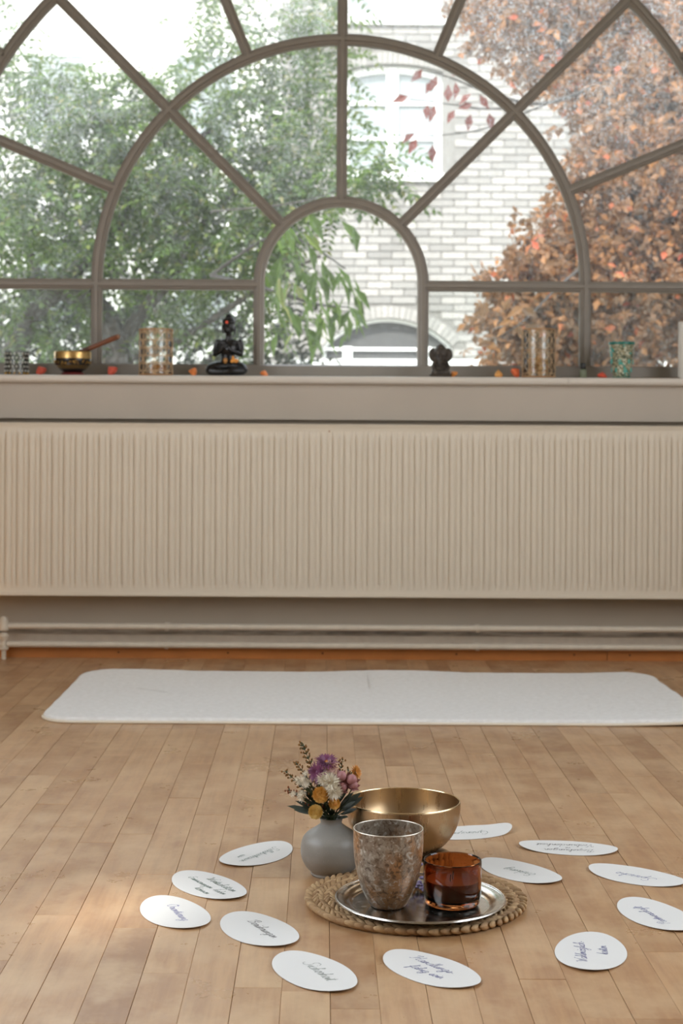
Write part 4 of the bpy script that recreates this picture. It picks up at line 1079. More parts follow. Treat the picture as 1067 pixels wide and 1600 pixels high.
figs = [
 ('b', B(490, 1420, .004), (.060, .036, .0135)),
 ('t', [B(560, 1290, .012), B(300, 1290, -.006), B(150, 1335, -.010), B(150, 1395, -.022), B(420, 1410, -.034), B(600, 1400, -.034)], [.020, .019, .0185, .0160, .0135, .011]),
 ('t', [B(420, 1290, .012), B(680, 1275, -.006), B(830, 1325, -.010), B(840, 1385, -.022), B(620, 1390, -.040), B(470, 1410, -.042)], [.020, .019, .0185, .0160, .0135, .011]),
 ('b', B(505, 1220, .012), (.030, .023, .026)), ('b', B(505, 1080, .010), (.0255, .018, .032)), ('b', B(515, 880, .006), (.037, .0200, .030)), ('b', B(530, 750, .008), (.039, .0155, .015)),
 ('t', [B(290, 740, .006), B(240, 880, .004), B(225, 1020, -.004)], [.0115, .0105, .009]), ('t', [B(225, 1020, -.004), B(330, 960, -.022), B(425, 880, -.032)], [.0088, .0075, .006]),
 ('t', [B(775, 740, .006), B(805, 880, .004), B(800, 1015, -.004)], [.0120, .0110, .009]), ('t', [B(800, 1015, -.004), B(680, 970, -.022), B(550, 905, -.032)], [.0088, .0075, .006]),
 ('b', B(425, 850, -.034), (.0072, .0055, .0085)), ('b', B(525, 885, -.034), (.0085, .0055, .0068)),
 ('t', [B(410, 830, -.037), B(395, 770, -.039)], [.0024, .0018]), ('t', [B(430, 820, -.038), B(425, 740, -.040)], [.0024, .0018]), ('t', [B(450, 820, -.038), B(470, 760, -.041)], [.0024, .0018]), ('t', [B(452, 850, -.038), B(505, 800, -.041)], [.0023, .0018]), ('t', [B(440, 880, -.036), B(480, 850, -.041)], [.0025, .0019]),
 ('t', [B(500, 870, -.038), B(470, 850, -.042)], [.0023, .0018]), ('t', [B(505, 885, -.039), B(465, 885, -.042)], [.0023, .0018]), ('t', [B(510, 905, -.038), B(475, 915, -.042)], [.0023, .0018]), ('t', [B(535, 860, -.038), B(520, 820, -.042)], [.0023, .0018]), ('t', [B(525, 915, -.037), B(495, 935, -.041)], [.0023, .0018]),
 ('t', [B(525, 680, .006), B(525, 600, .004), B(520, 540, .002)], [.0135, .0115, .0115]),
 ('b', B(518, 400, .002), (.0235, .0235, .0260)), ('b', B(500, 470, -.006), (.0165, .0160, .0150)), ('b', B(490, 525, -.010), (.0080, .0085, .0055)),
 ('b', B(485, 430, -.0225), (.0030, .0045, .0075)), ('b', B(482, 490, -.0205), (.0058, .0035, .0022)), ('b', B(448, 400, -.0190), (.0050, .0030, .0020)), ('b', B(525, 400, -.0190), (.0050, .0030, .0020)),
 ('b', B(528, 290, .004), (.0250, .0245, .0185)), ('b', B(530, 175, .006), (.0135, .0135, .011)), ('b', B(530, 135, .006), (.007, .007, .006)),
 ('t', [B(665, 400, .004), B(668, 470, .003), B(665, 545, .002)], [.0042, .0036, .0042]), ('t', [B(385, 400, .0), B(395, 470, -.002), B(400, 530, -.002)], [.0036, .0032, .0036]),
]
body('body', figs, M_blk, t, .0013)
G().lathe([(.0005, 0), (.050, 0), (.055, .002), (.054, .006), (.0005, .006)], 32, M=Matrix.Diagonal((1, .62, 1, 1))).build('base', M_blk, t, smooth=True)
o = G().ball(B(490, 303, -.0195), (.0055, .002, .0055), 12, 8).build('forehead_dot', plain('red_dot', rgb(226, 84, 56), .5), t, smooth=True); o['label'] = 'red dot on the forehead'
g = G()
for d in fib(60): g.ball(d * .0195 * 1.0, .0028, 6, 4)
gm = Matrix.Translation(B(528, 285, .006)) @ Matrix.Diagonal((1.18, 1.18, .9, 1))
g.v = [tuple(gm @ Vector(v)) for v in g.v if True]
base_ = t.location
kk = [(v[2] > B(0, 330).z) for v in g.v]
g.f = [f for f in g.f if all(kk[i] for i in f)]
g.build('hair_curls', M_blk, t, smooth=True)
o = pompon(.0105, 110).build('dried_flower', plain('dull_yellow_petals', rgb(206, 156, 92), .7, var=.15, scale=90), None, True, loc=Vector((sx(354.3), SY, ZS)) + B(470, 1165, -.036))
tag(o, 'round dull yellow dried flower in the lap of the black statue', 'flower')
o = bpy.data.objects.new('orange_petals', None); COL.objects.link(o); o.location = Vector((sx(354.3), SY, ZS)) + B(655, 1175, -.034); tag(o, 'pointed orange husk petals on the knee of the black statue', 'flower')
g = G()
for a_, L in ((100, .022), (35, .014), (-8, .018), (150, .013), (190, .013)): petal(g, (0, 0, 0), (math.cos(math.radians(a_)), -.15, math.sin(math.radians(a_))), (0, -1, .2), L, .0085, .15, 4)
g.build('petals', plain('orange_husk', rgb(232, 158, 62), .6, var=.15, scale=60), o)
G().ball((.0125, -.003, .002), .0055, 10, 8).build('berry', plain('orange_berry', rgb(222, 150, 70), .5), o, True)

# elephant-headed figure
M_ston = N('dark_carved_stone'); v = M_ston.pos(kind='obj'); f = M_ston.noise(v, 60, 6, .7)
M_ston.link(M_ston.ramp(f, [(.3, rgb(30, 26, 22)), (.55, rgb(66, 58, 50)), (.75, rgb(122, 112, 100))]), M_ston.b.inputs['Base Color']); M_ston.b.inputs['Roughness'].default_value = .6; M_ston.bump(f, .5, .001); M_ston = M_ston.m
kg = 1 / (17.78 * 434)
def E_(cx, cy, y=0.0): return Vector(((cx - 505) * kg, y, (1095 - cy) * kg))
t = thing('elephant_statue', (sx(688), SY, ZS), 'small dark carved elephant-headed statue with wide ears, right of the middle arch', 'statue')
gs = [('b', E_(505, 420, 0), (.026, .018, .026)), ('b', E_(505, 270, .002), (.0155, .013, .0125)), ('b', E_(505, 225, .002), (.006, .006, .007)),
      ('b', E_(330, 480, .004), (.0205, .0055, .026), Matrix.Rotation(-.25, 3, 'Y')), ('b', E_(690, 480, .004), (.0205, .0055, .026), Matrix.Rotation(.25, 3, 'Y')),
      ('b', E_(225, 505, .004), (.0055, .004, .007)), ('b', E_(800, 515, .004), (.0055, .004, .007)),
      ('b', E_(505, 560, -.004), (.022, .016, .020)), ('t', [E_(490, 520, -.016), E_(485, 640, -.024), E_(490, 760, -.024), E_(530, 850, -.022), E_(590, 850, -.020)], [.0095, .0082, .0068, .0055, .0045]),
      ('b', E_(505, 720, .002), (.0225, .015, .016)), ('b', E_(505, 860, 0), (.0265, .020, .018)), ('b', E_(505, 950, 0), (.0285, .022, .012)),
      ('t', [E_(330, 700, -.004), E_(300, 820, -.010), E_(360, 900, -.018)], [.0065, .0075, .0065]), ('t', [E_(680, 700, -.004), E_(710, 820, -.010), E_(650, 900, -.018)], [.0065, .0075, .0065]),
      ('t', [E_(380, 940, -.008), E_(300, 960, -.014), E_(480, 975, -.024)], [.009, .009, .006]), ('t', [E_(630, 940, -.008), E_(710, 960, -.014), E_(530, 975, -.024)], [.009, .009, .006]),
      ('b', E_(385, 695, -.010), (.0042, .0036, .0042)), ('b', E_(605, 700, -.010), (.0042, .0036, .0042))]
body('body', gs, M_ston, t, .0014, 2)
G().cbox(-.0385, .0385, -.027, .024, 0, .0125, .002).build('plinth', plain('dark_plinth', rgb(58, 46, 34), .5), t)
for cx in (418, 590): G().ball(E_(cx, 510, -.0205), (.0028, .0022, .0018), 8, 6).build('eye', plain('stone_eye', rgb(24, 20, 18), .4), t, True)

# little bottle with black cap
t = thing('small_bottle', (sx(911), SY, ZS), 'tiny green glass bottle with a black cap, against the right upright of the window', 'bottle')
G().lathe([(.0005, 0), (.0115, 0), (.0125, .0015), (.0125, .027), (.011, .030), (.0075, .032), (.0075, .034), (.0005, .034)], 28).build('glass', plain('pale_green_glass', rgb(132, 142, 112), .2, Transmission_Weight=.4), t, smooth=True)
G().lathe([(.0005, .033), (.0098, .033), (.0103, .034), (.0103, .052), (.0092, .0545), (.0005, .055)], 28).build('cap', plain('black_cap', rgb(16, 16, 16), .35), t, smooth=True)
# teal mosaic tumbler
m_te = N('teal_glitter_glass'); v = m_te.pos(kind='obj'); vo = m_te.add('ShaderNodeTexVoronoi'); vo.inputs['Scale'].default_value = 190; m_te.link(v, vo.inputs['Vector'])
sv = m_te.add('ShaderNodeSeparateColor'); m_te.link(vo.outputs['Color'], sv.inputs[0])
c1 = m_te.ramp(sv.outputs[0], [(.1, rgb(74, 84, 66)), (.4, rgb(128, 134, 108)), (.7, rgb(168, 160, 130)), (.95, rgb(206, 210, 190))])
bl = m_te.noise(v, 38, 3, .6); c1 = m_te.mix(m_te.ramp(bl, [(.59, (0, 0, 0)), (.63, (.85, .85, .85))]), c1, rgb(60, 170, 160))
m_te.link(c1, m_te.b.inputs['Base Color']); m_te.b.inputs['Roughness'].default_value = .25; m_te.bump(vo.outputs['Distance'], .4, .001)
h = W(970, 535, SY).z - ZS
t = thing('mosaic_tumbler', (sx(971), SY, ZS), 'teal and olive speckled glass tumbler widening upwards at the right end of the sill', 'tumbler')
G().lathe([(.0005, 0), (.027, 0), (.0285, .002), (.034, .03), (.0405, .07), (.0465, h), (.0448, h), (.0385, .07), (.032, .03), (.027, .006), (.0005, .005)], 48).build('cup', m_te.m, t, smooth=True)
M_teal = plain('teal_glass', rgb(30, 112, 100), .2)
G().lathe([(.0463, h - .009), (.0473, h - .008), (.0478, h), (.0468, h + .0008), (.0458, h - .001)], 48).build('teal_rim', M_teal, t, smooth=True)
g = G()
for j, zc in enumerate((.030, .060)):
    for k in range(7):
        a = 2 * math.pi * (k + .45 * j + .15) / 7; rc = .034 + (zc - .03) * .165 + .0008
        for q in range(8): b_ = q * math.pi / 4; g.ball(on_cyl(rc + .0006, a + .10 * math.cos(b_), zc + .0060 * math.sin(b_)), (.0017, .0012, .0024), 6, 4)
g.build('teal_flowers', plain('turquoise', rgb(66, 188, 178), .3), t)
g = G()
for k in range(20): a = 2 * math.pi * k / 20; g.ball(on_cyl(.0284, a, .005), (.0032, .0018, .0036), 6, 4)
g.build('dark_green_foot', M_teal, t)
# flat dark holder and white block at the right edge
t = thing('incense_holder', (sx(1031), SY - .02, ZS), 'flat dark wooden strip lying on the sill at the far right', 'incense holder')
G().cbox(-.064, .064, -.012, .012, 0, .0042, .001).build('strip', plain('dark_wood', rgb(92, 72, 54), .5), t)
t = thing('white_candle', (sx(1061.5) + .036, SY + .02, ZS), 'tall white pillar cut off by the right edge, last thing on the sill', 'candle')
hh = W(1063, 503, SY + .02).z - ZS
G().lathe([(.0005, 0), (.034, 0), (.036, .002), (.036, hh - .002), (.034, hh), (.02, hh - .002), (.0005, hh - .003)], 40).build('wax', plain('white_wax', rgb(226, 222, 214), .5), t, smooth=True)
G().tube([(0, 0, hh - .004), (.001, 0, hh + .008)], .001, 6).build('wick', plain('wick_black', rgb(30, 26, 24), .8), t)
# ---------------------------------------------------------------- outdoors
struct('ground', G().box(-40, 40, 6.3, 60, -3.3, -3.2), plain('yard_ground', rgb(150, 146, 132), .95, var=.15, scale=2))
struct('ground', G().box(-40, 40, -40, 6.3, -3.3, -3.2), plain('yard_ground_near', rgb(140, 138, 124), .95, var=.15, scale=2))
FY = 15.5; FS = FPX / FY
bl_ = thing('brick_house', (W(612, 400, FY).x, FY, -3.2), 'pale brick house wall with a tall white window and an arched window, behind the trees', 'building')
BXo, BZo = bl_.location.x, bl_.location.z
def fw(px, py): p = W(px, py, FY); return p.x - BXo, p.z - BZo
m_mort = plain('mortar', rgb(120, 117, 112), .9, var=.08, scale=8)
m_bk = N('buff_brick'); r_ = m_bk.rand(); v = m_bk.pos(); f = m_bk.noise(v, 18, 5, .7)
c1 = m_bk.ramp(r_, [(0, rgb(126, 123, 119)), (.35, rgb(142, 139, 134)), (.7, rgb(149, 145, 140)), (1, rgb(162, 157, 151))])
c1 = m_bk.mix(m_bk.ramp(f, [(.4, (0, 0, 0)), (.7, (.35, .35, .35))]), c1, rgb(116, 110, 104)); m_bk.link(c1, m_bk.b.inputs['Base Color']); m_bk.b.inputs['Roughness'].default_value = .9
M_bk = m_bk.m
M_wp = plain('white_window_paint', rgb(236, 236, 232), .5); M_wg = plain('dull_window_glass', rgb(142, 148, 148), .3)
M_dg = plain('dark_window_glass', rgb(84, 84, 84), .25)
x0, x1 = fw(440, 0)[0], 12.0; ztop = 11.5
# openings: (xl, xr, zbottom, zspring, rise)
def opening(pl, pr, pb, ps, pt):
    xl, zb_ = fw(pl, pb); xr, _ = fw(pr, pb); _, zs_ = fw((pl + pr) / 2, ps); _, zt_ = fw((pl + pr) / 2, pt); return [xl, xr, zb_, zs_, zt_ - zs_]
OP = [opening(534, 691, 272, 112, 100), opening(534, 691, 28, -132, -144), opening(504, 706, 600, 541, 497), opening(905, 1062, 272, 112, 100), opening(905, 1107, 600, 541, 497), opening(905, 1062, 28, -132, -144)]
def arc_pts(op, n=12, off=0):
    xl, xr, zb_, zs_, ri = op; c = (xr - xl) / 2; Rr = (c * c + ri * ri) / (2 * ri); cx = (xl + xr) / 2; cz = zs_ + ri - Rr; a = math.asin(min(1, c / Rr)); Rr += off
    return [(cx + Rr * math.sin(-a + 2 * a * k / n), cz + Rr * math.cos(-a + 2 * a * k / n)) for k in range(n + 1)]
# backing wall around the openings
g = G(); cols = sorted({x0, x1, *[o[0] for o in OP], *[o[1] for o in OP]})
for c0, c1_ in zip(cols, cols[1:]):
    z = 0
    for o in sorted([o for o in OP if o[0] <= c0 + 1e-6 and o[1] >= c1_ - 1e-6], key=lambda o: o[2]):
        g.box(c0, c1_, 0, .4, z, o[2]); z = o[3]
        if c0 == o[0]:
            ap = arc_pts(o); top_ = o[3] + o[4] + .02
            for a_, b_ in zip(ap, ap[1:]): g.plate([a_, (a_[0], top_), (b_[0], top_), b_][::-1], 0, .4)
        z = o[3] + o[4] + .02
        zz = z
    if z < ztop: g.box(c0, c1_, 0, .4, z, ztop)
# columns that share an opening but start inside it are closed above it
g.build('masonry', m_mort, bl_)
bme = G().cbox(-.113, .113, 0, .012, -.030, .030, .003).mesh('brick', M_bk)
bme_g = G(); 
def brick_g(g, x, z, L, dy): g.box(x - L / 2, x + L / 2, -.012 - dy, .002, z - .031, z + .031)
bm1 = G(); brick_g(bm1, 0, 0, .228, 0); bme = bm1.mesh('brick', M_bk)
near = []; far = G(); rb_ = random.Random(21)
cx0, cz0 = fw(730, 390)
row = 0; z = .05
while z < ztop:
    x = x0 + (.12 if row % 2 else 0)
    while x < x1:
        hit = False
        for o in OP:
            if o[0] - .115 < x < o[1] + .115 and o[2] - .03 < z < o[3] + .03: hit = True
            if o[0] - .115 < x < o[1] + .115 and o[3] - .03 <= z < o[3] + o[4] + .13:
                c = (o[1] - o[0]) / 2; Rr = (c * c + o[4] ** 2) / (2 * o[4]); ccx = (o[0] + o[1]) / 2; ccz = o[3] + o[4] - Rr
                if math.hypot(x - ccx, z - ccz) < Rr + .17: hit = True
        if not hit and z > 3.0:
            near.append((abs(x - cx0) * .8 + abs(z - cz0), x, z))
        elif not hit: brick_g(far, x, z, .228, 0)
        x += .240
    z += .0725; row += 1
near.sort()
for k, (d, x, z) in enumerate(near):
    if k < 300: link('brick', bme, bl_, loc=(x, -rb_.uniform(0, .004), z))
    else: brick_g(far, x, z, .228, rb_.uniform(0, .004))
tag(far.build('bricks', M_bk, bl_), kind='stuff')
for oi, o in enumerate(OP):
    ap = arc_pts(o, 26 if o[4] > .2 else 20); ap2 = arc_pts(o, 26 if o[4] > .2 else 20, .12); g = G()
    for k in range(len(ap) - 1):
        s = .06; a = [ap[k], ap2[k], ap2[k + 1], ap[k + 1]]
        cxx = sum(p[0] for p in a) / 4; czz = sum(p[1] for p in a) / 4
        g.plate([(cxx + (p[0] - cxx) * .9, czz + (p[1] - czz) * .95) for p in a][::-1], -.016, .02)
    tag(g.build('brick_arch', M_bk, bl_), kind='stuff')
    big = o[4] > .2; fwid = .07 if not big else .03
    fr = G(); outl = [(o[0], o[2])] + ap + [(o[1], o[2])]
    pts = [(x, .12, z) for x, z in outl]
    fr.sweep(pts, [(-fwid, -.03), (-fwid, .03), (0.0, .03), (0.0, -.03)], (0, 1, 0), closed=True)
    w_ = fr.build('window', M_wp, bl_)
    mid = (o[0] + o[1]) / 2
    if not big:
        m_ = G(); m_.box(mid - .055, mid + .055, .08, .15, o[2], o[3] + o[4] - .01); m_.build('mullion', M_wp, w_)
        for fr_ in (.34, .66):
            z = o[2] + (o[3] + o[4] - o[2]) * fr_; m_ = G(); m_.box(o[0] + .03, o[1] - .03, .095, .14, z - .016, z + .016); m_.build('glazing_bar', M_wp, w_)
        for s in (0, 1):
            xa_, xb_ = (o[0], mid) if s == 0 else (mid, o[1]); G().box(xa_, xb_, .13, .135, o[2], o[3] + o[4]).build('pane', M_wg, w_)
        G().box(o[0] - .06, o[1] + .06, -.06, .12, o[2] - .07, o[2]).build('window_ledge', M_wp, w_)
    else:
        sc_ = FS
        for px in ((543, 667) if oi == 2 else (944, 1068)):
            xx, _ = fw(px, 560); m_ = G(); m_.box(xx - .045, xx + .045, .07, .15, o[2], fw(px, 541)[1]); m_.build('mullion', M_wp, w_)
        zz = fw(612, 545)[1]; m_ = G(); m_.box(o[0], o[1], .08, .14, zz - .014, zz + .014); m_.build('transom', M_wp, w_)
        zz = fw(612, 563)[1]; m_ = G(); m_.box(o[0] - .3, o[1] + .3, -.25, .10, zz - .28, zz); m_.build('window_ledge', M_wp, w_)
        m_ = G(); op_ = arc_pts(o, 16); m_.plate([(o[0], o[2])] + op_ + [(o[1], o[2])], .125, .13); m_.build('pane', M_dg, w_)
# roof eaves of the house
g = G(); g.box(x0 - .3, x1, -.5, .6, ztop, ztop + .18); g.build('eaves', plain('eaves_grey', rgb(120, 124, 128), .7), bl_)

# low white house glimpsed at top left, behind the green tree
h2 = thing('white_house', (W(60, 200, 26).x, 26, -3.2), 'white rendered house, faintly seen above the green tree at the upper left', 'building')
g = G(); g.box(-7, 4.5, 0, 6, 0, 11.5); g.build('wall', plain('white_render', rgb(226, 224, 218), .9), h2)
g = G(); g.add([(-7.4, -.4, 11.4), (4.9, -.4, 11.4), (4.9, 6.4, 11.4), (-7.4, 6.4, 11.4), (-7.4, 3, 13.2), (4.9, 3, 13.2)], [(0, 1, 5, 4), (2, 3, 4, 5), (1, 2, 5), (3, 0, 4), (3, 2, 1, 0)]); g.build('roof', plain('pale_roof', rgb(170, 168, 164), .8), h2)
for x in (-5, -2.6, -.2, 2.2):
    for z in (5.6, 8.6):
        w_ = G(); w_.sweep([(x, -.02, z), (x + 1, -.02, z), (x + 1, -.02, z + 1.5), (x, -.02, z + 1.5)], [(-.05, -.03), (-.05, .03), (.05, .03), (.05, -.03)], (0, 1, 0), closed=True)
        w_ = w_.build('window', M_wp, h2); G().box(x, x + 1, -.015, -.005, z, z + 1.5).build('pane', M_wg, w_)

# foliage
def m_leaf(name, cols, trans, spec=.35):
    m = N(name); r_ = m.rand(); c = m.ramp(r_, cols)
    m.link(c, m.b.inputs['Base Color']); m.b.inputs['Roughness'].default_value = .5; m.b.inputs['Specular IOR Level'].default_value = spec
    tl = m.add('ShaderNodeBsdfTranslucent'); mx_ = m.mix(.5, c, trans); m.link(mx_, tl.inputs[0])
    ms_ = m.add('ShaderNodeMixShader'); ms_.inputs[0].default_value = .42; m.link(m.b.outputs[0], ms_.inputs[1]); m.link(tl.outputs[0], ms_.inputs[2]); m.link(ms_.outputs[0], m.out.inputs[0]); return m.m
M_green = m_leaf('green_leaf', [(0, rgb(42, 56, 34)), (.5, rgb(60, 82, 44)), (.85, rgb(94, 116, 54)), (1, rgb(128, 120, 76))], rgb(136, 164, 66))
M_dkgreen = m_leaf('thicket_leaf', [(0, rgb(28, 34, 28)), (.6, rgb(44, 50, 38)), (1, rgb(70, 64, 50))], rgb(60, 70, 42))  # dark grey-green leaves of the thicket
M_copper = m_leaf('copper_leaf', [(0, rgb(84, 70, 56)), (.4, rgb(120, 94, 70)), (.75, rgb(150, 110, 76)), (.95, rgb(182, 130, 82)), (1, rgb(200, 94, 66))], rgb(200, 144, 92))
M_red = m_leaf('red_leaf', [(0, rgb(92, 50, 46)), (1, rgb(132, 68, 58))], rgb(140, 70, 60))
M_bark = plain('bark', rgb(66, 60, 56), .9, var=.25, scale=20, bump=.5)

def leaflet_shape(g, base, d, n, L, w):
    d = Vector(d).normalized(); n = Vector(n); s = d.cross(n)
    if s.length < 1e-4: s = d.orthogonal()
    s.normalize(); n = s.cross(d); b = Vector(base)
    c = b + d * L * .45 - n * L * .03
    g.add([b, b + d * L * .42 + s * w / 2 + n * w * .12, b + d * L - n * L * .12, b + d * L * .42 - s * w / 2 + n * w * .12, c], [(0, 1, 4), (1, 2, 4), (2, 3, 4), (3, 0, 4)])
def pinnate(L=.26, pairs=6, ll=.062, lw=.026, seed=0):
    q = random.Random(seed); g = G()
    pts = [Vector((L * t, 0, -.25 * L * t * t)) for t in (0, .33, .66, 1)]
    g.tube(pts, .0014, 4)
    for k in range(pairs):
        t = .22 + .72 * k / (pairs - 1); p = Vector((L * t, 0, -.25 * L * t * t))
        for s in (-1, 1): leaflet_shape(g, p, (.45 + q.uniform(-.15, .15), s, -.25 + q.uniform(-.25, .2)), (0, 0, 1), ll * (1 - .3 * abs(t - .5)) * q.uniform(.85, 1.1), lw)
    leaflet_shape(g, pts[-1], (1, 0, -.5), (0, 0, 1), ll, lw); return g
PIN = [pinnate(seed=s, L=.24 + .02 * s, pairs=5 + s % 3) for s in range(4)]
SIMP = []
for s in range(4):
    q = random.Random(s); g = G()
    for k in range(5): leaflet_shape(g, (.018 * k, 0, 0), (.6 + q.uniform(-.5, .4), (-1) ** k * .8 + q.uniform(-.3, .3), q.uniform(-.7, .3)), (q.uniform(-.4, .4), q.uniform(-.4, .4), 1), q.uniform(.05, .072), .036)
    SIMP.append(g)
def foliage(tree, clusters, protos, mat, seed, nsep, sepname='leaf', rand_orient=False, scl=(.8, 1.15), fit=None, dens=1.0):
    """clusters: (px, py, Y, radius in m, count)"""
    q = random.Random(seed); items = []; clusters = [(a, b, c, d, int(e * dens)) for a, b, c, d, e in clusters]; org = tree.location
    for px, py, Y, rad_, cnt in clusters:
        c = W(px, py, Y)
        for k in range(cnt):
            while True:
                o = Vector((q.uniform(-1, 1), q.uniform(-1, 1), q.uniform(-1, 1)))
                if o.length < 1: break
            p = c + Vector((o.x * rad_, o.y * rad_ * .8, o.z * rad_))
            if p.y < 7.0: p.y = 7.0 + q.random() * .5
            yaw = q.uniform(0, 6.283)
            e = Matrix.Rotation(yaw, 4, 'Z') @ Matrix.Rotation(q.uniform(-.3, .9) if not rand_orient else q.uniform(-1.2, 1.2), 4, 'Y') @ Matrix.Rotation(q.uniform(-.5, .5) if not rand_orient else q.uniform(-1.5, 1.5), 4, 'X')
            s = q.uniform(*scl); M_ = Matrix.Translation(p - org) @ e @ Matrix.Scale(s, 4)
            ix = VX + p.x / p.y * FPX; iy = HY - (p.z - CAM_H) / p.y * FPX
            vis = 0 < ix < 1067 and -10 < iy < 575
            if fit and not fit(ix, iy, q): continue
            items.append(((0 if vis else 100) + p.y - s, M_, q.randrange(len(protos))))
    items.sort(key=lambda i: i[0]); mes = [p.mesh(sepname, mat) for p in protos]; rest = G()
    for k, (d, M_, pi) in enumerate(items):
        if k < nsep:
            o = link(sepname, mes[pi], tree); o.matrix_local = M_
        else: rest.add(protos[pi].v, protos[pi].f, M_)
    if rest.v: tag(rest.build('foliage', mat, tree), kind='stuff')
def branch(tree, pts, r0, r1, name='branch'):
    P = crom([tuple(W(*p) - tree.location) for p in pts], 5)
    G().tube(P, [r0 + (r1 - r0) * k / (len(P) - 1) for k in range(len(P))], 8).build(name, M_bark, tree, smooth=True)

# green feathery-leaved tree on the left
gt = thing('green_tree', (W(120, 700, 9.8).x, 9.8, -3.2), 'feathery green tree filling the left half of the fan window', 'tree')
def gfit(ix, iy, q):
    if iy > 300 and ix < 470 and q.random() < .22: return False
    if 95 < ix < 270 and iy < 95: return q.random() < .06
    if ix < 95 and iy < 60: return q.random() < .3
    if 250 <= ix < 540 and iy < 120: return q.random() < .55
    if ix > 545 and not (iy > 205 and ix < 640 and iy < 320): return False
    if ix > 470 and iy > 330: return False
    return True
foliage(gt, [(60, 260, 9.2, .6, 300), (200, 240, 9.6, .6, 320), (330, 160, 9.8, .55, 240), (460, 130, 9.8, .45, 170), (340, 320, 9.4, .5, 190), (470, 230, 9.4, .35, 120), (590, 262, 8.4, .17, 34), (555, 285, 8.3, .15, 26),
             (50, 450, 10, .55, 170), (200, 440, 10, .55, 120), (340, 420, 9.8, .5, 110), (450, 330, 9.2, .28, 60), (440, 450, 9.6, .3, 60), (10, 110, 9.4, .35, 90), (-190, 300, 9.4, .9, 420), (-170, 0, 9.6, .8, 300), (400, 20, 10, .5, 130), (300, 40, 10.3, .4, 60), (130, 120, 9.6, .3, 60), (250, -200, 10.2, .9, 300), (530, 60, 10, .3, 60), (500, 10, 10, .35, 70)],
        PIN, M_green, 5, 196, fit=gfit)
branch(gt, [(170, 900, 9.9), (160, 640, 9.9), (185, 560, 9.9), (150, 480, 9.9), (95, 455, 9.9), (40, 500, 9.9)], .13, .045)
branch(gt, [(-40, 700, 10.2), (0, 600, 10.1), (30, 530, 10.1), (70, 470, 10), (140, 400, 9.9), (230, 300, 9.8), (330, 200, 9.8)], .09, .02)
branch(gt, [(160, 640, 9.9), (200, 520, 9.9), (270, 430, 9.8), (310, 360, 9.7), (400, 260, 9.6)], .06, .015)
branch(gt, [(185, 560, 9.9), (250, 545, 9.8), (330, 500, 9.7), (420, 440, 9.4), (500, 400, 9.0)], .035, .008)
branch(gt, [(120, 900, 9.8), (118, 1500, 9.8)], .17, .2, 'trunk')
# close hanging spray of large leaflets seen through the middle arch
big = G(); leaflet_shape(big, (0, 0, 0), (1, 0, 0), (0, 0, 1), .130, .050); bigme = big.mesh('leaf', M_green)
q = random.Random(8); lp = []
for cx, cy, sxp, syp, n in ((445, 355, 22, 16, 14), (430, 420, 16, 36, 12), (490, 420, 34, 24, 24), (520, 465, 26, 24, 26), (475, 500, 26, 24, 22), (540, 500, 12, 16, 8), (520, 342, 22, 6, 4)):
    for k in range(n): lp.append((q.gauss(cx, sxp), q.gauss(cy, syp), q.uniform(7.3, 8.2)))
q.shuffle(lp)
for px, py, Y in lp[:100]:
    px = min(px, 552); M_ = Matrix.Translation(W(px, py, Y) - gt.location) @ Matrix.Rotation(q.uniform(-.9, .9) + (3.14 if q.random() < .35 else 0), 4, 'Z') @ Matrix.Rotation(q.uniform(.7, 1.4), 4, 'Y') @ Matrix.Rotation(q.uniform(-.8, .8), 4, 'X') @ Matrix.Scale(q.uniform(.8, 1.25), 4)
    o = link('leaf', bigme, gt); o.matrix_local = M_
sg_ = G()
for px, py, Y in lp[100:]:
    px = min(px, 552); M_ = Matrix.Translation(W(px, py, Y) - gt.location) @ Matrix.Rotation(q.uniform(-.9, .9), 4, 'Z') @ Matrix.Rotation(q.uniform(.7, 1.4), 4, 'Y') @ Matrix.Rotation(q.uniform(-.8, .8), 4, 'X')
    sg_.add(big.v, big.f, M_)
if sg_.v: tag(sg_.build('leaf_cluster', M_green, gt), kind='stuff')
branch(gt, [(330, 430, 8.6), (430, 455, 8.0), (490, 475, 7.9), (545, 480, 7.8)], .012, .003, 'twig')
branch(gt, [(330, 430, 8.6), (420, 370, 8.0), (470, 375, 7.9), (540, 420, 7.8)], .010, .003, 'twig')
branch(gt, [(330, 330, 8.8), (440, 320, 8.3), (520, 300, 8.3), (600, 250, 8.3)], .006, .002, 'twig')

# darker thicket behind it
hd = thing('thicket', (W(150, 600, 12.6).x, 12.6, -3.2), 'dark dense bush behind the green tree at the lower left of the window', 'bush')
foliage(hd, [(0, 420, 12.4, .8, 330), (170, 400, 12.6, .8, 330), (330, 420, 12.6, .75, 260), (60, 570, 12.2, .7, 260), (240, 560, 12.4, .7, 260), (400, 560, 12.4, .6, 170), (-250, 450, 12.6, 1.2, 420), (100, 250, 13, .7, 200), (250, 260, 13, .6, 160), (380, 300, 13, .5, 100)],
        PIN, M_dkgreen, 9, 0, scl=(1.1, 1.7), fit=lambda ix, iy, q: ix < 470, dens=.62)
for pts in ([(100, 1300, 12.6), (110, 700, 12.6), (60, 450, 12.6), (20, 300, 12.6)], [(110, 700, 12.6), (200, 500, 12.6), (300, 350, 12.6)], [(110, 760, 12.6), (300, 600, 12.6), (400, 470, 12.6)]): branch(hd, pts, .08, .02, 'stem')

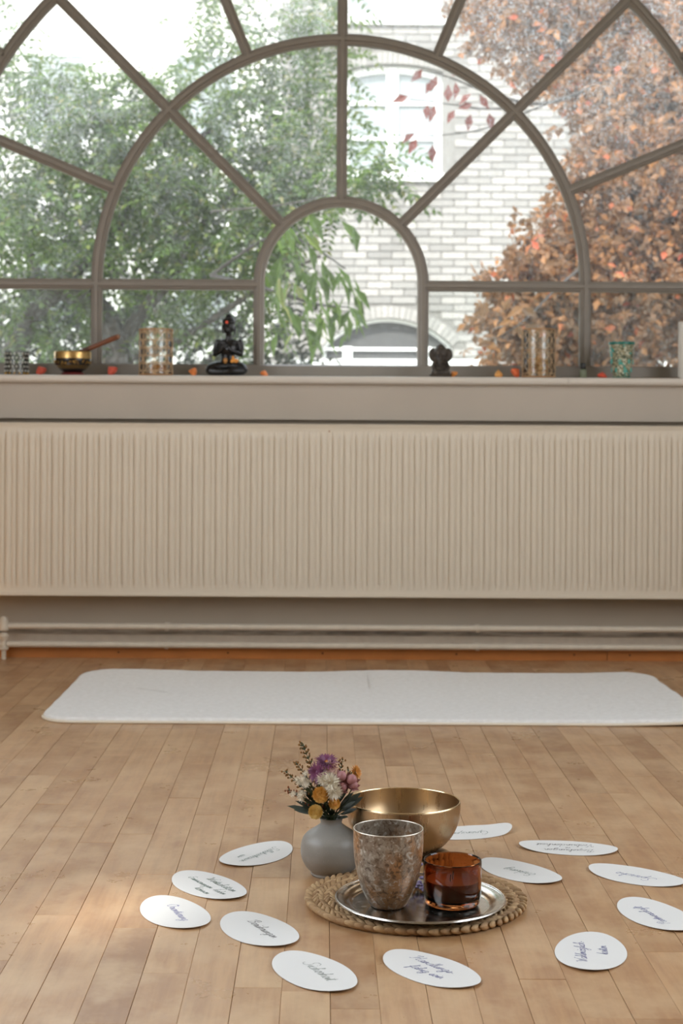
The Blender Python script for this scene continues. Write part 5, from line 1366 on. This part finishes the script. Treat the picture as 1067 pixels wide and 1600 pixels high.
# copper-leaved tree on the right
ct = thing('copper_tree', (W(1090, 700, 9.6).x, 9.6, -3.2), 'copper and orange leaved tree filling the right side of the fan window', 'tree')
def cfit(ix, iy, q):
    # left edge of the crown
    pts = [(0, 690), (60, 700), (110, 770), (170, 850), (230, 880), (300, 850), (360, 800), (420, 745), (470, 730), (540, 720), (600, 720)]
    iy_ = max(0, min(599, iy))
    for (a, xa_), (b, xb_) in zip(pts, pts[1:]):
        if a <= iy_ <= b: e = xa_ + (xb_ - xa_) * (iy_ - a) / (b - a); break
    if ix < e: return False
    return q.random() < min(1, .22 + (ix - e) / 150)
foliage(ct, [(1010, 330, 9.4, .55, 1500), (900, 200, 9.8, .5, 900), (1010, 110, 9.8, .55, 1300), (820, 60, 10, .45, 700), (960, 480, 9.2, .5, 1300), (850, 470, 9.2, .4, 600), (870, 350, 9.4, .35, 400), (780, 460, 9.2, .3, 260), (1130, 250, 9.3, .9, 1800), (1130, 500, 9.3, .8, 1300), (900, -60, 10, .7, 900), (740, 20, 10, .3, 260), (780, 545, 9.2, .25, 130), (1130, 0, 9.6, .8, 1000)],
        SIMP, M_copper, 12, 270, rand_orient=True, fit=cfit, dens=.85)
branch(ct, [(1200, 1500, 9.6), (1190, 700, 9.6), (1150, 480, 9.6), (1060, 400, 9.5), (1020, 350, 9.4), (990, 300, 9.3)], .15, .03)
branch(ct, [(1060, 405, 9.5), (1000, 420, 9.4), (930, 400, 9.3), (850, 420, 9.2), (770, 450, 9.1)], .035, .005)
branch(ct, [(990, 300, 9.3), (1010, 220, 9.4), (960, 120, 9.6), (880, 60, 9.8), (790, 20, 9.8)], .035, .008)
branch(ct, [(1020, 350, 9.4), (1040, 280, 9.4), (1040, 150, 9.5), (1060, 20, 9.6), (1060, -150, 9.6)], .045, .02)
branch(ct, [(960, 120, 9.6), (860, 160, 8.8), (780, 150, 8.4), (700, 120, 8.2), (660, 110, 8.2)], .012, .003, 'twig')
branch(ct, [(860, 160, 8.8), (770, 170, 8.3), (720, 165, 8.2), (640, 155, 8.1)], .008, .002, 'twig')
branch(ct, [(860, 160, 8.8), (760, 200, 8.3), (700, 210, 8.1), (650, 215, 8.1)], .006, .002, 'twig')
rl_ = G(); leaflet_shape(rl_, (0, 0, 0), (1, 0, 0), (0, 0, 1), .070, .036); rme = rl_.mesh('leaf', M_red)
q = random.Random(3)
for px, py, a_ in ((660, 108, 230), (682, 118, 250), (676, 126, 240), (712, 128, 270), (708, 120, 80), (736, 146, 220), (750, 148, 300), (668, 163, 265), (680, 164, 250), (638, 150, 200), (710, 172, 240), (735, 178, 260), (738, 162, 200), (648, 208, 215), (652, 216, 240), (676, 226, 268), (764, 176, 280), (700, 160, 90)):
    a_ = math.radians(a_); M_ = Matrix.Translation(W(px, py, 8.15) - ct.location) @ Matrix.Rotation(a_, 4, Vector((0, -1, 0))) @ Matrix.Rotation(math.pi / 2 + q.uniform(-.7, .7), 4, 'X') @ Matrix.Scale(q.uniform(1.1, 1.4), 4)
    o = link('leaf', rme, ct); o.matrix_local = M_
M_bigc = G(); leaflet_shape(M_bigc, (0, 0, 0), (1, 0, 0), (0, 0, 1), .085, .04); cme = M_bigc.mesh('leaf', M_copper)
for px, py, a_ in ((800, 500, 200), (790, 508, 240), (806, 505, 300), (770, 535, 190), (778, 542, 170), (815, 520, 30), (762, 470, 250), (840, 495, 150), (820, 478, 210), (786, 486, 60)):
    a_ = math.radians(a_); M_ = Matrix.Translation(W(px, py, 7.9) - ct.location) @ Matrix.Rotation(a_, 4, Vector((0, -1, 0))) @ Matrix.Rotation(math.pi / 2 + q.uniform(-.7, .7), 4, 'X') @ Matrix.Scale(q.uniform(.9, 1.3), 4)
    o = link('leaf', cme, ct); o.matrix_local = M_
branch(ct, [(930, 400, 9.3), (870, 450, 8.4), (820, 500, 7.9), (765, 535, 7.9)], .009, .002, 'twig')
